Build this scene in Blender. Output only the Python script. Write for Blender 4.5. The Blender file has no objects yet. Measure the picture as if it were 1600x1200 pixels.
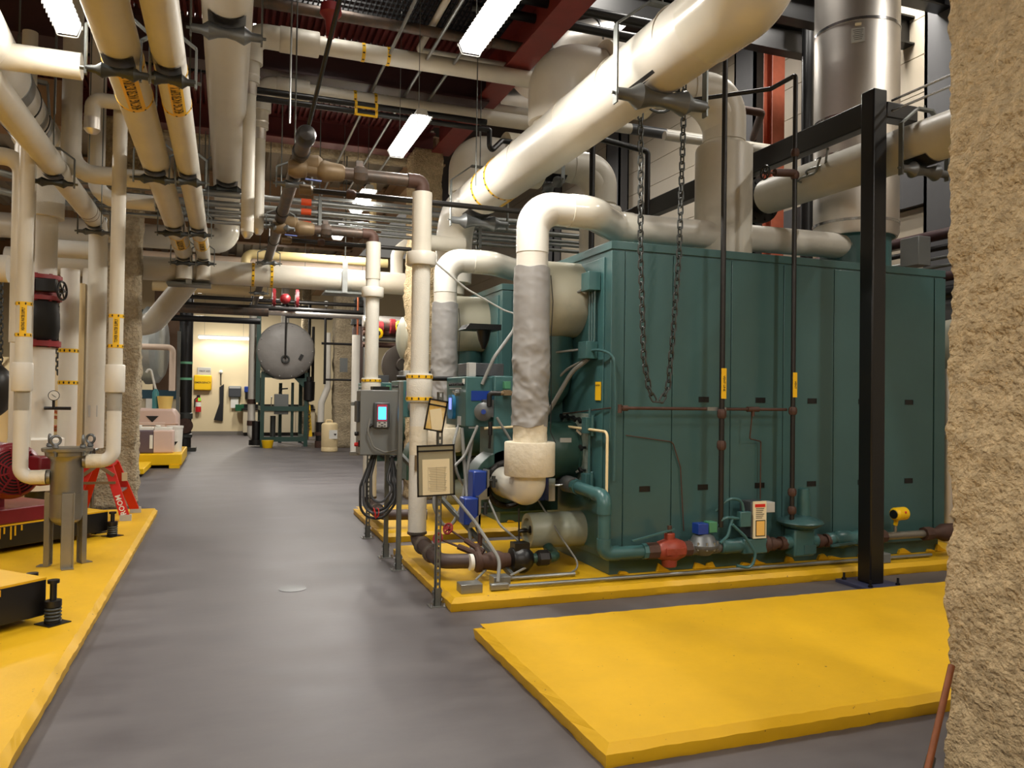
import bpy, bmesh, math, random
from mathutils import Vector as V, Matrix
rnd = random.Random(11)
SC = bpy.context.scene
COL = SC.collection
PI = math.pi
# ------------------------------------------------------------------ camera
F = 1220.0; HC = 1.6
def _n(v): v = V(v); v.normalize(); return v
_Y = _n(((355-800)/F, (612-600)/F, 1)); _X = _n(((4146.47-800)/F, (665.08-600)/F, 1)); _Z = _X.cross(_Y)
if _Z.y > 0: _Z = -_Z
_Z.normalize()
CAM = V((0, 0, HC))
RIGHT = V((_X.x, _Y.x, _Z.x)); DOWN = V((_X.y, _Y.y, _Z.y)); FWD = V((_X.z, _Y.z, _Z.z))
cd = bpy.data.cameras.new('camera'); cam = bpy.data.objects.new('camera', cd); COL.objects.link(cam)
cd.sensor_width = 36; cd.lens = F*36/1600; cd.clip_start = .05; cd.clip_end = 200
m = Matrix.Identity(4)
for i in range(3):
    m[i][0] = RIGHT[i]; m[i][1] = -DOWN[i]; m[i][2] = -FWD[i]; m[i][3] = CAM[i]
cam.matrix_world = m
SC.camera = cam
def ray(px, py): return (RIGHT*((px-800)/F) + DOWN*((py-600)/F) + FWD).normalized()
def at(px, py, X=None, Y=None, Z=None):          # where a line of sight meets a plane of the room
    v = ray(px, py)
    t = (X/v.x) if X is not None else (Y/v.y) if Y is not None else ((Z-HC)/v.z)
    return CAM + v*t
# ------------------------------------------------------------------ materials
MATS = {}
def mat(name, c, rough=.5, metal=0., var=.0, vs=4., bump=0., bs=40., emit=0., spec=.5, c2=None, coat=0., alpha=1., stretch=None, bdet=4.):
    if name in MATS: return MATS[name]
    ma = bpy.data.materials.new(name); ma.use_nodes = True; nt = ma.node_tree; N = nt.nodes; L = nt.links
    b = N['Principled BSDF']
    c = tuple((x/255/12.92 if x/255 <= .04045 else ((x/255+.055)/1.055)**2.4) for x in c)+(1,)
    b.inputs['Base Color'].default_value = c; b.inputs['Roughness'].default_value = rough; b.inputs['Metallic'].default_value = metal
    b.inputs['Specular IOR Level'].default_value = spec; b.inputs['Coat Weight'].default_value = coat; b.inputs['Alpha'].default_value = alpha
    tc = N.new('ShaderNodeTexCoord'); vec = tc.outputs['Object']
    if stretch:
        mp = N.new('ShaderNodeMapping'); mp.inputs['Scale'].default_value = stretch; L.new(vec, mp.inputs['Vector']); vec = mp.outputs['Vector']
    if var or c2:
        no = N.new('ShaderNodeTexNoise'); no.inputs['Scale'].default_value = vs; no.inputs['Detail'].default_value = 6; no.inputs['Roughness'].default_value = .6
        L.new(vec, no.inputs['Vector'])
        cr = N.new('ShaderNodeValToRGB'); L.new(no.outputs['Fac'], cr.inputs['Fac'])
        if c2:
            q = tuple((x/255/12.92 if x/255 <= .04045 else ((x/255+.055)/1.055)**2.4) for x in c2)+(1,)
            cr.color_ramp.elements[0].position = .42; cr.color_ramp.elements[1].position = .62
            cr.color_ramp.elements[0].color = c; cr.color_ramp.elements[1].color = q
        else:
            cr.color_ramp.elements[0].position = .3; cr.color_ramp.elements[1].position = .7
            cr.color_ramp.elements[0].color = tuple(x*(1-var) for x in c[:3])+(1,); cr.color_ramp.elements[1].color = tuple(min(1, x*(1+var*.6)) for x in c[:3])+(1,)
        L.new(cr.outputs['Color'], b.inputs['Base Color'])
    if bump:
        n2 = N.new('ShaderNodeTexNoise'); n2.inputs['Scale'].default_value = bs; n2.inputs['Detail'].default_value = bdet
        L.new(vec, n2.inputs['Vector'])
        bp = N.new('ShaderNodeBump'); bp.inputs['Strength'].default_value = bump; bp.inputs['Distance'].default_value = .02
        L.new(n2.outputs['Fac'], bp.inputs['Height']); L.new(bp.outputs['Normal'], b.inputs['Normal'])
    if emit:
        b.inputs['Emission Color'].default_value = c; b.inputs['Emission Strength'].default_value = emit
    MATS[name] = ma; return ma
WHITE = mat('white_pipe_jacket', (214,209,198), .38, var=.05, vs=3, bump=.05, bs=25)
CREAM = mat('cream_pipe_jacket', (208,202,188), .42, var=.07, vs=3, bump=.06, bs=25)
BRIGHT = mat('bright_white_jacket', (226,224,216), .25, var=.03, vs=3)
GLOSSY = mat('glossy_white_fitting', (222,218,205), .15, var=.03, vs=3, coat=.3)
DIRTYW = mat('plaster_insulation', (218,208,186), .6, var=.1, vs=7, bump=.35, bs=22)
CLOTH = mat('canvas_lagging', (215,211,200), .75, var=.05, bump=.25, bs=90)
GREEN = mat('boiler_green_paint', (60,92,92), .30, var=.08, vs=1.6, bump=.03, bs=5, spec=.55)
GREEN2 = mat('burner_green_paint', (60,98,98), .34, var=.12, vs=6, bump=.03, bs=30)
DGREEN = mat('dark_green_paint', (42,72,64), .4, var=.1, vs=5)
YEL = mat('yellow_floor_paint', (216,168,20), .45, var=.10, vs=2.2, bump=.06, bs=30)
def speckle(ma):
    nt = ma.node_tree; N = nt.nodes; L = nt.links; b = N['Principled BSDF']; src = b.inputs['Base Color'].links[0].from_socket
    no = N.new('ShaderNodeTexNoise'); no.inputs['Scale'].default_value = 38; no.inputs['Detail'].default_value = 2; L.new(N['Texture Coordinate'].outputs['Object'], no.inputs['Vector'])
    cr = N.new('ShaderNodeValToRGB'); cr.color_ramp.elements[0].position = .735; cr.color_ramp.elements[1].position = .77; L.new(no.outputs['Fac'], cr.inputs['Fac'])
    mx = N.new('ShaderNodeMixRGB'); mx.inputs[2].default_value = (.12,.07,.02,1); L.new(cr.outputs['Color'], mx.inputs[0]); L.new(src, mx.inputs[1]); L.new(mx.outputs[0], b.inputs['Base Color'])
speckle(YEL)
YEL2 = mat('yellow_tape', (238,188,24), .5)
YELP = mat('yellow_plastic', (238,190,10), .4)
BLACK = mat('black_steel', (15,14,15), .38, var=.1, vs=8)
BLACKP = mat('black_iron_pipe', (38,35,33), .42, metal=.3, var=.2, vs=12)
RUBBER = mat('black_rubber', (20,20,22), .55)
IRON = mat('weathered_iron_pipe', (78,71,65), .48, metal=.35, c2=(98,80,68), vs=9)
RUST = mat('rusty_brown_iron', (78,54,44), .65, metal=.2, var=.25, vs=14)
BRASS = mat('tan_bronze', (120,100,72), .5, metal=.2, var=.15, vs=10)
GALV = mat('galvanized_steel', (150,152,150), .36, metal=.75, var=.12, vs=9)
GALVD = mat('grey_strut_steel', (112,115,112), .42, metal=.6, var=.1, vs=9)
CAST = mat('cast_grey_iron', (104,106,106), .42, metal=.45, var=.1, vs=9)
CASTD = mat('dark_cast_roller', (66,68,66), .45, metal=.4, var=.12, vs=9)
STEEL = mat('stainless_sheet', (226,220,212), .42, metal=1., var=.08, vs=2, bump=.02, bs=3)
STRN = mat('stainless_vessel', (150,146,136), .38, metal=.8, var=.1, vs=6)
CHROME = mat('bright_steel', (200,200,200), .2, metal=.95)
RED = mat('pump_red_paint', (112,24,34), .35, var=.1, vs=5)
REDV = mat('valve_red_paint', (140,40,44), .42, var=.1, vs=8)
REDL = mat('red_fibreglass', (205,36,28), .4, var=.06, vs=8)
REDB = mat('red_oxide_steel', (128,48,42), .5, var=.16, vs=5)
ORED = mat('orange_red_column', (176,92,66), .55, var=.12, vs=9)
MAROON = mat('maroon_deck_paint', (96,40,40), .5, var=.14, vs=3)
MAROOND = mat('dark_maroon_steel', (62,36,38), .5, var=.14, vs=3)
ORANGE = mat('orange_red_valve', (146,60,42), .45, var=.14, vs=18)
BLUE = mat('blue_actuator', (26,58,140), .35)
CYAN = mat('cyan_device', (40,120,170), .35)
LBLUE = mat('lit_blue_screen', (70,180,240), .3, emit=1.6)
VIOL = mat('lit_violet_screen', (130,140,235), .3, emit=1.0)
GREYB = mat('grey_enclosure', (112,114,112), .4, var=.04, vs=4)
GREYD = mat('dark_grey_plastic', (66,68,72), .4)
LIGHTG = mat('light_grey_plastic', (176,176,172), .5)
WHITEP = mat('white_plastic', (228,226,218), .4)
PAPER = mat('cream_paper', (226,212,176), .8, var=.04, vs=6)
YPAPER = mat('aged_yellow_paper', (214,178,96), .8, c2=(222,200,150), vs=9)
SLEEVE = mat('dull_backing_card', (150,144,120), .3, var=.06, vs=4)
INK = mat('printed_ink', (70,70,66), .8)
INKB = mat('black_ink', (16,16,16), .7)
BEIGE = mat('beige_drum_jacket', (150,154,138), .36, var=.1, vs=4, bump=.04, bs=14, c2=None)
DRUM = mat('beige_lagging', (176,172,152), .4, c2=(150,154,140), vs=2.2, bump=.05, bs=18)
FIREP = mat('sprayed_fireproofing', (206,182,142), .95, var=.3, vs=22, bump=1.0, bs=42, bdet=8)
FIREP.node_tree.nodes['Bump'].inputs['Distance'].default_value = .05
FIREG = mat('grey_fireproofing', (176,160,132), .95, var=.28, vs=18, bump=1.0, bs=30, bdet=8)
FIREG.node_tree.nodes['Bump'].inputs['Distance'].default_value = .05
TAN = mat('tan_steel', (150,118,88), .6, var=.1, vs=3)
GREYWRAP = mat('grey_insulation_blanket', (150,148,146), .36, var=.06, vs=4, bump=.25, bs=9, bdet=2)
GREYWRAP2 = mat('light_grey_blanket', (162,164,168), .36, var=.06, vs=4, bump=.3, bs=12, bdet=2)
PURPLE = mat('purple_tube', (110,40,90), .5)
LIME = mat('lime_tag', (150,240,60), .6)
SAND = mat('cream_polyethylene', (228,206,160), .45)
PINKP = mat('pink_translucent_poly', (214,186,174), .4, var=.04)
TEAL = mat('teal_plastic', (70,140,146), .4)
COPPER = mat('copper_tube', (190,110,76), .35, metal=.7)
CABT = mat('beige_laminate', (196,184,156), .5)
MUD = mat('brown_painted_steel', (120,92,70), .6, var=.06)
LENS = mat('glowing_lens', (255,252,246), .4, emit=6.)
CONDG = mat('grey_flexible_conduit', (128,128,124), .5, var=.06)
WPAINT = mat('white_stencil_paint', (236,232,224), .6)
GREENL = mat('green_marker', (120,190,150), .5)
ORANGEL = mat('orange_tag', (235,90,40), .6)
# ------------------------------------------------------------------ mesh builder
def frame(d):
    d = V(d).normalized(); a = V((0,0,1)) if abs(d.z) < .9 else V((1,0,0))
    u = d.cross(a).normalized(); return d, u, d.cross(u).normalized()
def fillet(pts, R, n=6):
    pts = [V(p) for p in pts]; out = [pts[0]]
    for i in range(1, len(pts)-1):
        a, b, c = pts[i-1], pts[i], pts[i+1]; d1 = (a-b); d2 = (c-b); l1, l2 = d1.length, d2.length; d1.normalize(); d2.normalize()
        ang = d1.angle(d2)
        if ang > PI-.02: out.append(b); continue
        t = min(R/math.tan(ang/2), l1*.48, l2*.48); r = t*math.tan(ang/2)
        cen = b + (d1+d2).normalized()*(r/math.sin(ang/2)); s = b+d1*t-cen; e = b+d2*t-cen
        ax = s.cross(e).normalized(); tot = s.angle(e)
        for k in range(n+1): out.append(cen + Matrix.Rotation(tot*k/n, 3, ax) @ s)
    out.append(pts[-1]); return out
class MB:
    def __init__(s): s.v = []; s.f = []
    def add(s, vs, fs):
        o = len(s.v); s.v += [V(x) for x in vs]; s.f += [tuple(i+o for i in f) for f in fs]; return s
    def box(s, x0, x1, y0, y1, z0, z1):
        return s.add([(x,y,z) for z in (z0,z1) for y in (y0,y1) for x in (x0,x1)], [(0,2,3,1),(4,5,7,6),(0,1,5,4),(2,6,7,3),(0,4,6,2),(1,3,7,5)])
    def obox(s, c, ax, ay, az, hx, hy, hz):
        c = V(c); ax = V(ax)*hx; ay = V(ay)*hy; az = V(az)*hz
        return s.add([c+ax*i+ay*j+az*k for k in (-1,1) for j in (-1,1) for i in (-1,1)], [(0,2,3,1),(4,5,7,6),(0,1,5,4),(2,6,7,3),(0,4,6,2),(1,3,7,5)])
    def bar(s, a, b, w, h, up=(0,0,1)):
        a = V(a); b = V(b); d = (b-a); l = d.length; d.normalize(); u = V(up); u = (u-d*u.dot(d))
        if u.length < .01: u = V((1,0,0)); u = (u-d*u.dot(d))
        u.normalize(); return s.obox((a+b)/2, d, d.cross(u), u, l/2, w/2, h/2)
    def sweep(s, pts, rs, seg=12, caps=True):
        pts = [V(p) for p in pts]; n = len(pts)
        if not hasattr(rs, '__len__'): rs = [rs]*n
        d, u, w = frame(pts[1]-pts[0]); rings = []
        for i, p in enumerate(pts):
            t = (pts[min(i+1,n-1)]-pts[max(i-1,0)])
            if t.length < 1e-9: t = d
            t = t.normalized(); u = (u-t*u.dot(t)).normalized(); w = t.cross(u)
            rings.append([p+(u*math.cos(2*PI*k/seg)+w*math.sin(2*PI*k/seg))*rs[i] for k in range(seg)])
        vs = [q for r in rings for q in r]; fs = []
        for i in range(n-1):
            for k in range(seg): fs.append((i*seg+k, i*seg+(k+1)%seg, (i+1)*seg+(k+1)%seg, (i+1)*seg+k))
        if caps: fs.append(tuple(range(seg))[::-1]); fs.append(tuple(range((n-1)*seg, n*seg)))
        return s.add(vs, fs)
    def tube(s, pts, r, R=None, seg=12, n=5): return s.sweep(fillet(pts, R if R else r*1.6, n) if len(pts) > 2 else pts, r, seg)
    def cyl(s, a, b, r, r2=None, seg=20): return s.sweep([a, b], [r, r if r2 is None else r2], seg)
    def lathe(s, c, d, prof, seg=24):            # prof: (distance along d, radius)
        c = V(c); d, u, w = frame(d); vs = []; n = len(prof)
        for h, r in prof: vs += [c+d*h+(u*math.cos(2*PI*k/seg)+w*math.sin(2*PI*k/seg))*max(r,1e-4) for k in range(seg)]
        fs = [(i*seg+k, i*seg+(k+1)%seg, (i+1)*seg+(k+1)%seg, (i+1)*seg+k) for i in range(n-1) for k in range(seg)]
        fs.append(tuple(range(seg))[::-1]); fs.append(tuple(range((n-1)*seg, n*seg))); return s.add(vs, fs)
    def ball(s, c, r, d=(0,0,1), sc=1., seg=16, n=8):
        return s.lathe(c, d, [(-r*sc*math.cos(PI*i/n), r*math.sin(PI*i/n)) for i in range(n+1)], seg)
    def torus(s, c, d, R, r, seg=24, k=8):
        c = V(c); d, u, w = frame(d); vs = []
        for i in range(seg):
            e = u*math.cos(2*PI*i/seg)+w*math.sin(2*PI*i/seg)
            vs += [c+e*(R+r*math.cos(2*PI*j/k))+d*r*math.sin(2*PI*j/k) for j in range(k)]
        return s.add(vs, [(i*k+j, ((i+1)%seg)*k+j, ((i+1)%seg)*k+(j+1)%k, i*k+(j+1)%k) for i in range(seg) for j in range(k)])
    def prism(s, poly, ext):
        n = len(poly); poly = [V(p) for p in poly]; ext = V(ext)
        return s.add(poly+[p+ext for p in poly], [tuple(range(n))[::-1], tuple(range(n,2*n))]+[(i,(i+1)%n,n+(i+1)%n,n+i) for i in range(n)])
    def mesh(s, name, off=(0,0,0), ang=38):
        me = bpy.data.meshes.new(name); o = V(off); me.from_pydata([tuple(p-o) for p in s.v], [], s.f)
        bm = bmesh.new(); bm.from_mesh(me); bmesh.ops.recalc_face_normals(bm, faces=bm.faces); bm.to_mesh(me); bm.free()
        me.shade_smooth(); me.set_sharp_from_angle(angle=math.radians(ang)); me.update(); return me
def bev(o, w, seg=2):
    md = o.modifiers.new('bevel', 'BEVEL'); md.width = w; md.segments = seg; md.limit_method = 'ANGLE'; md.angle_limit = math.radians(40); md.harden_normals = False
ALL = []
def prop(o, label, cat, group=None, kind=None):
    o['label'] = label; o['category'] = cat
    if group: o['group'] = group
    if kind: o['kind'] = kind
class T:                                            # one thing: an Empty at its base that parents its parts
    def __init__(s, name, label, cat, loc, group=None):
        o = bpy.data.objects.new(name, None); COL.objects.link(o); o.location = V(loc); o.empty_display_size = .05
        prop(o, label, cat, group); s.o = o; s.loc = V(loc); ALL.append(s)
    def part(s, name, mb, ma, parent=None, label=None, bevel=0, ang=38):
        o = bpy.data.objects.new(name, mb.mesh(name, s.loc, ang)); COL.objects.link(o); o.parent = parent if parent else s.o
        o.data.materials.append(ma)
        if label: o['label'] = label
        if bevel: bev(o, bevel)
        return o
def one(name, label, cat, mb, ma, group=None, bevel=0, ang=38, kind=None):   # a thing that is one mesh
    xs = [p.x for p in mb.v]; ys = [p.y for p in mb.v]; zs = [p.z for p in mb.v]
    loc = V(((min(xs)+max(xs))/2, (min(ys)+max(ys))/2, min(zs)))
    o = bpy.data.objects.new(name, mb.mesh(name, loc, ang)); COL.objects.link(o); o.location = loc; o.data.materials.append(ma); prop(o, label, cat, group, kind)
    if bevel: bev(o, bevel)
    return o
def struct(name, mb, ma, bevel=0, ang=30):
    o = bpy.data.objects.new(name, mb.mesh(name, (0,0,0), ang)); COL.objects.link(o); o.data.materials.append(ma); o['kind'] = 'structure'
    if bevel: bev(o, bevel)
    return o
def dup(t, off, label, group=None):                 # a copy of a thing, its parts and their sub-parts
    src = t.o if isinstance(t, T) else t
    r = src.copy(); COL.objects.link(r); r.location = src.location + V(off); r['label'] = label
    if group: r['group'] = group
    for ch in [c for c in src.children]:
        c = ch.copy(); COL.objects.link(c); c.parent = r
        for g in [k for k in ch.children]:
            d = g.copy(); COL.objects.link(d); d.parent = c
    return r
# text as a flat mesh: origin o, direction of reading u, direction up w
def text(body, o, u, w, size, align='CENTER', wrap=None, depth=.0015, bold=True, ysc=1.):
    cu = bpy.data.curves.new('t', 'FONT'); cu.body = body; cu.size = size; cu.align_x = align; cu.align_y = 'CENTER'
    if bold: cu.offset = size*.02
    cu.resolution_u = 2
    ob = bpy.data.objects.new('t', cu); COL.objects.link(ob)
    dg = bpy.context.evaluated_depsgraph_get(); me = ob.evaluated_get(dg).to_mesh()
    u = V(u).normalized(); w = V(w).normalized(); nrm = u.cross(w); mb = MB()
    vs = []
    for v in me.vertices:
        p = V((v.co.x, v.co.y*ysc, 0))
        if wrap: r, = wrap; a = p.y/r; vs.append(V(o)+u*p.x+w*(r*math.sin(a))+nrm*(r*math.cos(a)-r+depth))
        else: vs.append(V(o)+u*p.x+w*p.y+nrm*depth)
    mb.add(vs, [tuple(f.vertices) for f in me.polygons])
    bpy.data.objects.remove(ob, do_unlink=True); bpy.data.curves.remove(cu); return mb
def ringband(c, d, r, w, th=.003, seg=24):
    d = V(d).normalized(); return MB().lathe(V(c)-d*w/2, d, [(0,r),(0,r+th),(w,r+th),(w,r)], seg)
def arrows(c, d, r, w, n, sgn=1):
    mb = MB(); d, u, v = frame(d)
    for k in range(n):
        a = 2*PI*(k+.5)/n; e = u*math.cos(a)+v*math.sin(a); t = d.cross(e); q = V(c)+e*(r+.0045)
        h = w*.34; mb.prism([q-d*h*sgn-t*h*.45, q-d*h*sgn+t*h*.45, q+t*h*.45, q+t*h*.9, q+d*h*sgn, q-t*h*.9, q-t*h*.45], e*.001)
    return mb
def bands(t, cs, d, r, w=.035, n=8, sgn=1):
    for c in cs:
        b = t.part('label_band', ringband(c, d, r, w), YEL2, label='yellow band with black flow arrows'); t.part('flow_arrows', arrows(c, d, r, w, n, sgn), INKB, b)
def strip(t, a, b, face, r, w, body, flip=1):       # lettered strip on a round pipe between two bands
    a = V(a); b = V(b); d = (b-a).normalized(); face = V(face); e = (face-d*face.dot(d)).normalized(); s = d.cross(e); mb = MB(); n = 6; half = w/2/r
    vs = []
    for p in (a, b): vs += [p+(e*math.cos(half*(2*k/n-1))+s*math.sin(half*(2*k/n-1)))*(r+.003) for k in range(n+1)]
    mb.add(vs, [(k, k+1, n+2+k, n+1+k) for k in range(n)])
    o = t.part('label_strip', mb, YEL2, label='yellow lettered strip')
    L = (b-a).length; tx = text(body, (a+b)/2+e*(r+.004), d*flip, e.cross(d*flip), min(w*.5, L*1.45/max(6,len(body))), wrap=(r+.004,), ysc=2.0)
    t.part('lettering', tx, INKB, o)
def pipe(name, label, pts, r, ma, cat='pipe', R=None, seg=16, group=None, n=6):
    p = [V(q) for q in pts]; lo = min(p, key=lambda q: q.z); t = T(name, label, cat, (lo.x, lo.y, lo.z), group)
    t.part('pipe_run', MB().tube(p, r, R or r*2.2, seg, n), ma); t.pts = p; t.r = r; return t
def pipe1(name, label, pts, r, ma, cat='pipe', R=None, seg=10, group=None, n=5):
    return one(name, label, cat, MB().tube([V(q) for q in pts], r, R or r*2, seg, n), ma, group)
def sleeve(t, a, b, r, ma, name='jacket', label=None, seg=20, parent=None):
    a = V(a); b = V(b); d = b-a; L = d.length; e = min(.01, L*.1)
    return t.part(name, MB().lathe(a, d, [(0,r-.006),(e,r),(L-e,r),(L,r-.006)], seg), ma, parent, label)
def roller_hanger(c, r, along='y', top=5.0, label='', ma=None, group='roller hangers', w=None, rods=True, cat='hanger'):
    c = V(c); ax = V((1,0,0)) if along == 'y' else V((0,1,0)); al = V((0,1,0)) if along == 'y' else V((1,0,0)); ma = ma or CAST
    hw = w or r*1.55; zr = c.z-r-.035-r*.12
    t = T('roller_hanger', label, cat, (c.x, c.y, zr), group)
    rr = max(.035, r*.3); q = V((c.x, c.y, zr))
    t.part('roller', MB().lathe(q-ax*hw, ax, [(0,rr*.55),(hw*.3,rr*.6),(hw*.5,rr*1.25),(hw*.75,rr*.8),(hw,rr*.62),(hw*1.25,rr*.8),(hw*1.5,rr*1.25),(hw*1.7,rr*.6),(hw*2,rr*.55)], 16), ma)
    b = MB(); th = .013; ww = max(.016, r*.12)
    for sg in (-1,1):
        p0 = q+ax*sg*hw-V((0,0,rr)); p1 = V((c.x,c.y,c.z+r*.7))+ax*sg*hw; p2 = V((c.x,c.y,c.z+r*1.5))+ax*sg*hw*.3
        b.bar(p0, p1, ww*2, th, up=ax); b.bar(p1, p2, ww*2, th, up=ax)
        b.cyl(q+ax*sg*(hw-.01), q+ax*sg*(hw+.03), .011, seg=6)
    b.bar(V((c.x,c.y,c.z+r*1.5))-ax*hw*.32, V((c.x,c.y,c.z+r*1.5))+ax*hw*.32, ww*2, th*1.5, up=(0,0,1))
    t.part('bracket', b, GALVD)
    sad = MB(); n = 8; L = max(.07, r*.7); n = 20
    vs = []
    for y in (-1,1): vs += [c+al*y*L+ax*math.sin(a)*(r+.01)-V((0,0,math.cos(a)*(r+.01))) for a in [.75*(2*k/n-1) for k in range(n+1)]]
    sad.add(vs, [(k,k+1,n+2+k,n+1+k) for k in range(n)]); t.part('saddle', sad, BLACKP)
    if rods: t.part('rod', MB().cyl((c.x,c.y,c.z+r*1.5), (c.x,c.y,top), .007, seg=8), GALVD)
    return t
def flange(mb, c, d, r, th=.03, bolts=8):
    d, u, w = frame(d); c = V(c); mb.cyl(c-d*th/2, c+d*th/2, r, seg=24)
    for k in range(bolts):
        a = 2*PI*k/bolts; q = c+(u*math.cos(a)+w*math.sin(a))*r*.84; mb.cyl(q-d*(th/2+.012), q+d*(th/2+.012), r*.07+.003, seg=6)
    return mb
def handwheel(mb, c, d, R, r=.008):
    mb.torus(c, d, R, r, 20, 6); d, u, w = frame(d)
    for k in range(3):
        a = PI*k/3; e = u*math.cos(a)+w*math.sin(a); mb.cyl(V(c)-e*R, V(c)+e*R, r*.7, seg=6)
    mb.cyl(V(c)-d*.02, V(c)+d*.02, r*2, seg=8); return mb
# ------------------------------------------------------------------ floor, walls, ceiling
FLOOR = mat('grey_epoxy_floor', (98,92,96), .33, spec=.5)
def floor_nodes():
    nt = FLOOR.node_tree; N = nt.nodes; L = nt.links; b = N['Principled BSDF']; tc = N['Texture Coordinate']
    mp = N.new('ShaderNodeMapping'); mp.inputs['Scale'].default_value = (.8,1.7,1); mp.inputs['Rotation'].default_value = (0,0,.12); L.new(tc.outputs['Object'], mp.inputs['Vector'])
    a = N.new('ShaderNodeTexNoise'); a.inputs['Scale'].default_value = 1.6; a.inputs['Detail'].default_value = 8; a.inputs['Roughness'].default_value = .62; L.new(mp.outputs['Vector'], a.inputs['Vector'])
    c = N.new('ShaderNodeValToRGB'); L.new(a.outputs['Fac'], c.inputs['Fac'])
    c.color_ramp.elements[0].position = .34; c.color_ramp.elements[0].color = (.075,.067,.072,1)
    c.color_ramp.elements[1].position = .72; c.color_ramp.elements[1].color = (.125,.114,.116,1)
    L.new(c.outputs['Color'], b.inputs['Base Color'])
    r = N.new('ShaderNodeMapRange'); L.new(a.outputs['Fac'], r.inputs['Value']); r.inputs['From Min'].default_value = .3; r.inputs['From Max'].default_value = .75
    r.inputs['To Min'].default_value = .46; r.inputs['To Max'].default_value = .62; L.new(r.outputs['Result'], b.inputs['Roughness'])
    n2 = N.new('ShaderNodeTexNoise'); n2.inputs['Scale'].default_value = 9; n2.inputs['Detail'].default_value = 4; L.new(mp.outputs['Vector'], n2.inputs['Vector'])
    bp = N.new('ShaderNodeBump'); bp.inputs['Strength'].default_value = .08; bp.inputs['Distance'].default_value = .01; L.new(n2.outputs['Fac'], bp.inputs['Height']); L.new(bp.outputs['Normal'], b.inputs['Normal'])
floor_nodes()
struct('floor', MB().box(-8,9.2,-3,31,-.2,0), FLOOR)
WALLC = mat('cream_wall_paint', (226,208,168), .6, var=.03, vs=1)
WALLT = mat('tan_block_wall', (166,146,116), .75, var=.08, vs=2)
PANEL = mat('cream_wall_panel', (196,184,164), .5, var=.05, vs=1.2)
STUD = mat('grey_wall_steel', (98,98,100), .45, var=.06, vs=3)
DECKT = mat('tan_corrugated_deck', (138,126,108), .6, var=.1, vs=2)
struct('wall_far', MB().box(-8,9.2,30.7,30.9,0,7), WALLC)
struct('wall_left', MB().box(-8.2,-8,-3,31,0,7), WALLT)
struct('wall_back', MB().box(-8.2,9.2,-3.2,-3,0,9), WALLT)
wr = MB()
for k in range(18):
    if k == 8: continue
    wr.box(8.96,9.05,-3,31,.05+k*.53,.05+k*.53+.518)
wr.box(9.03,9.12,-3,31,0,9.6); struct('wall_right', wr, PANEL)
struct('baseboard_far', MB().box(-1.3,1.0,30.66,30.7,0,.14), mat('grey_cove_base', (120,114,106), .5))
for i, (y0, y1) in enumerate([(7.35,7.9),(11.5,12.1),(16.6,17.3),(20.6,21.2)]):
    w = MB().box(8.7,8.96,y0,y0+.05,0,9).box(8.7,8.96,y1-.05,y1,0,9).box(8.93,8.96,y0,y1,0,9).box(8.7,8.74,y0,y1,0,9)
    struct('trim_%d' % (i+1), w, STUD)
struct('trim_5', MB().box(8.86,8.98,-3,31,4.3,4.8), STUD)
def deck(name, x0, x1, y0, y1, z, ma, pitch=.15, dep=.05):
    prof = []; x = x0
    while x < x1-1e-4:
        prof += [(x,z),(x+pitch*.4,z),(x+pitch*.5,z-dep),(x+pitch*.9,z-dep)]; x += pitch
    prof.append((x1,z)); n = len(prof); mb = MB()
    mb.add([(a,y0,b) for a,b in prof]+[(a,y1,b) for a,b in prof], [(i,i+1,n+i+1,n+i) for i in range(n-1)])
    mb.box(x0,x1,y0,y1,z+.01,z+.06); return struct(name, mb, ma, ang=20)
def ibeam(mb, a, b, w, h, t=.025):
    a = V(a); b = V(b); z = V((0,0,1))
    mb.bar(a+z*(h-t/2), b+z*(h-t/2), w, t); mb.bar(a+z*t/2, b+z*t/2, w, t); mb.bar(a+z*h/2, b+z*h/2, t*.8, h-2*t); return mb
struct('ceiling', MB().box(-8.2,3.2,-3,13,6.5,6.6).box(3.2,9.2,-3,31,9.3,9.4).box(3.15,3.25,-3,31,6.5,9.4).box(-8.2,3.2,13,31,6.5,6.6), mat('dark_ceiling', (58,44,42), .8))
deck('trim_6', -3.4,2.9,8.55,9.15,5.72, MAROON, .075, .045)
deck('trim_7', -3.4,2.9,10.75,12.0,5.72, MAROON, .075, .045)
deck('trim_8', -8,3.1,12.4,30.6,5.85, DECKT, .42, .1)
deck('trim_9', -8,-3.45,2,12.2,5.72, MAROOND, .15, .06)
struct('trim_10', ibeam(MB(), (-8,9.35,5.25), (3.0,9.35,5.25), .3, .46), MAROOND)
struct('trim_11', ibeam(MB(), (-8,12.05,5.35), (3.0,12.05,5.35), .3, .36), MAROON)
struct('trim_12', ibeam(MB(), (3.02,3,5.3), (3.02,11.7,5.3), .3, .45), REDB)
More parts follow.
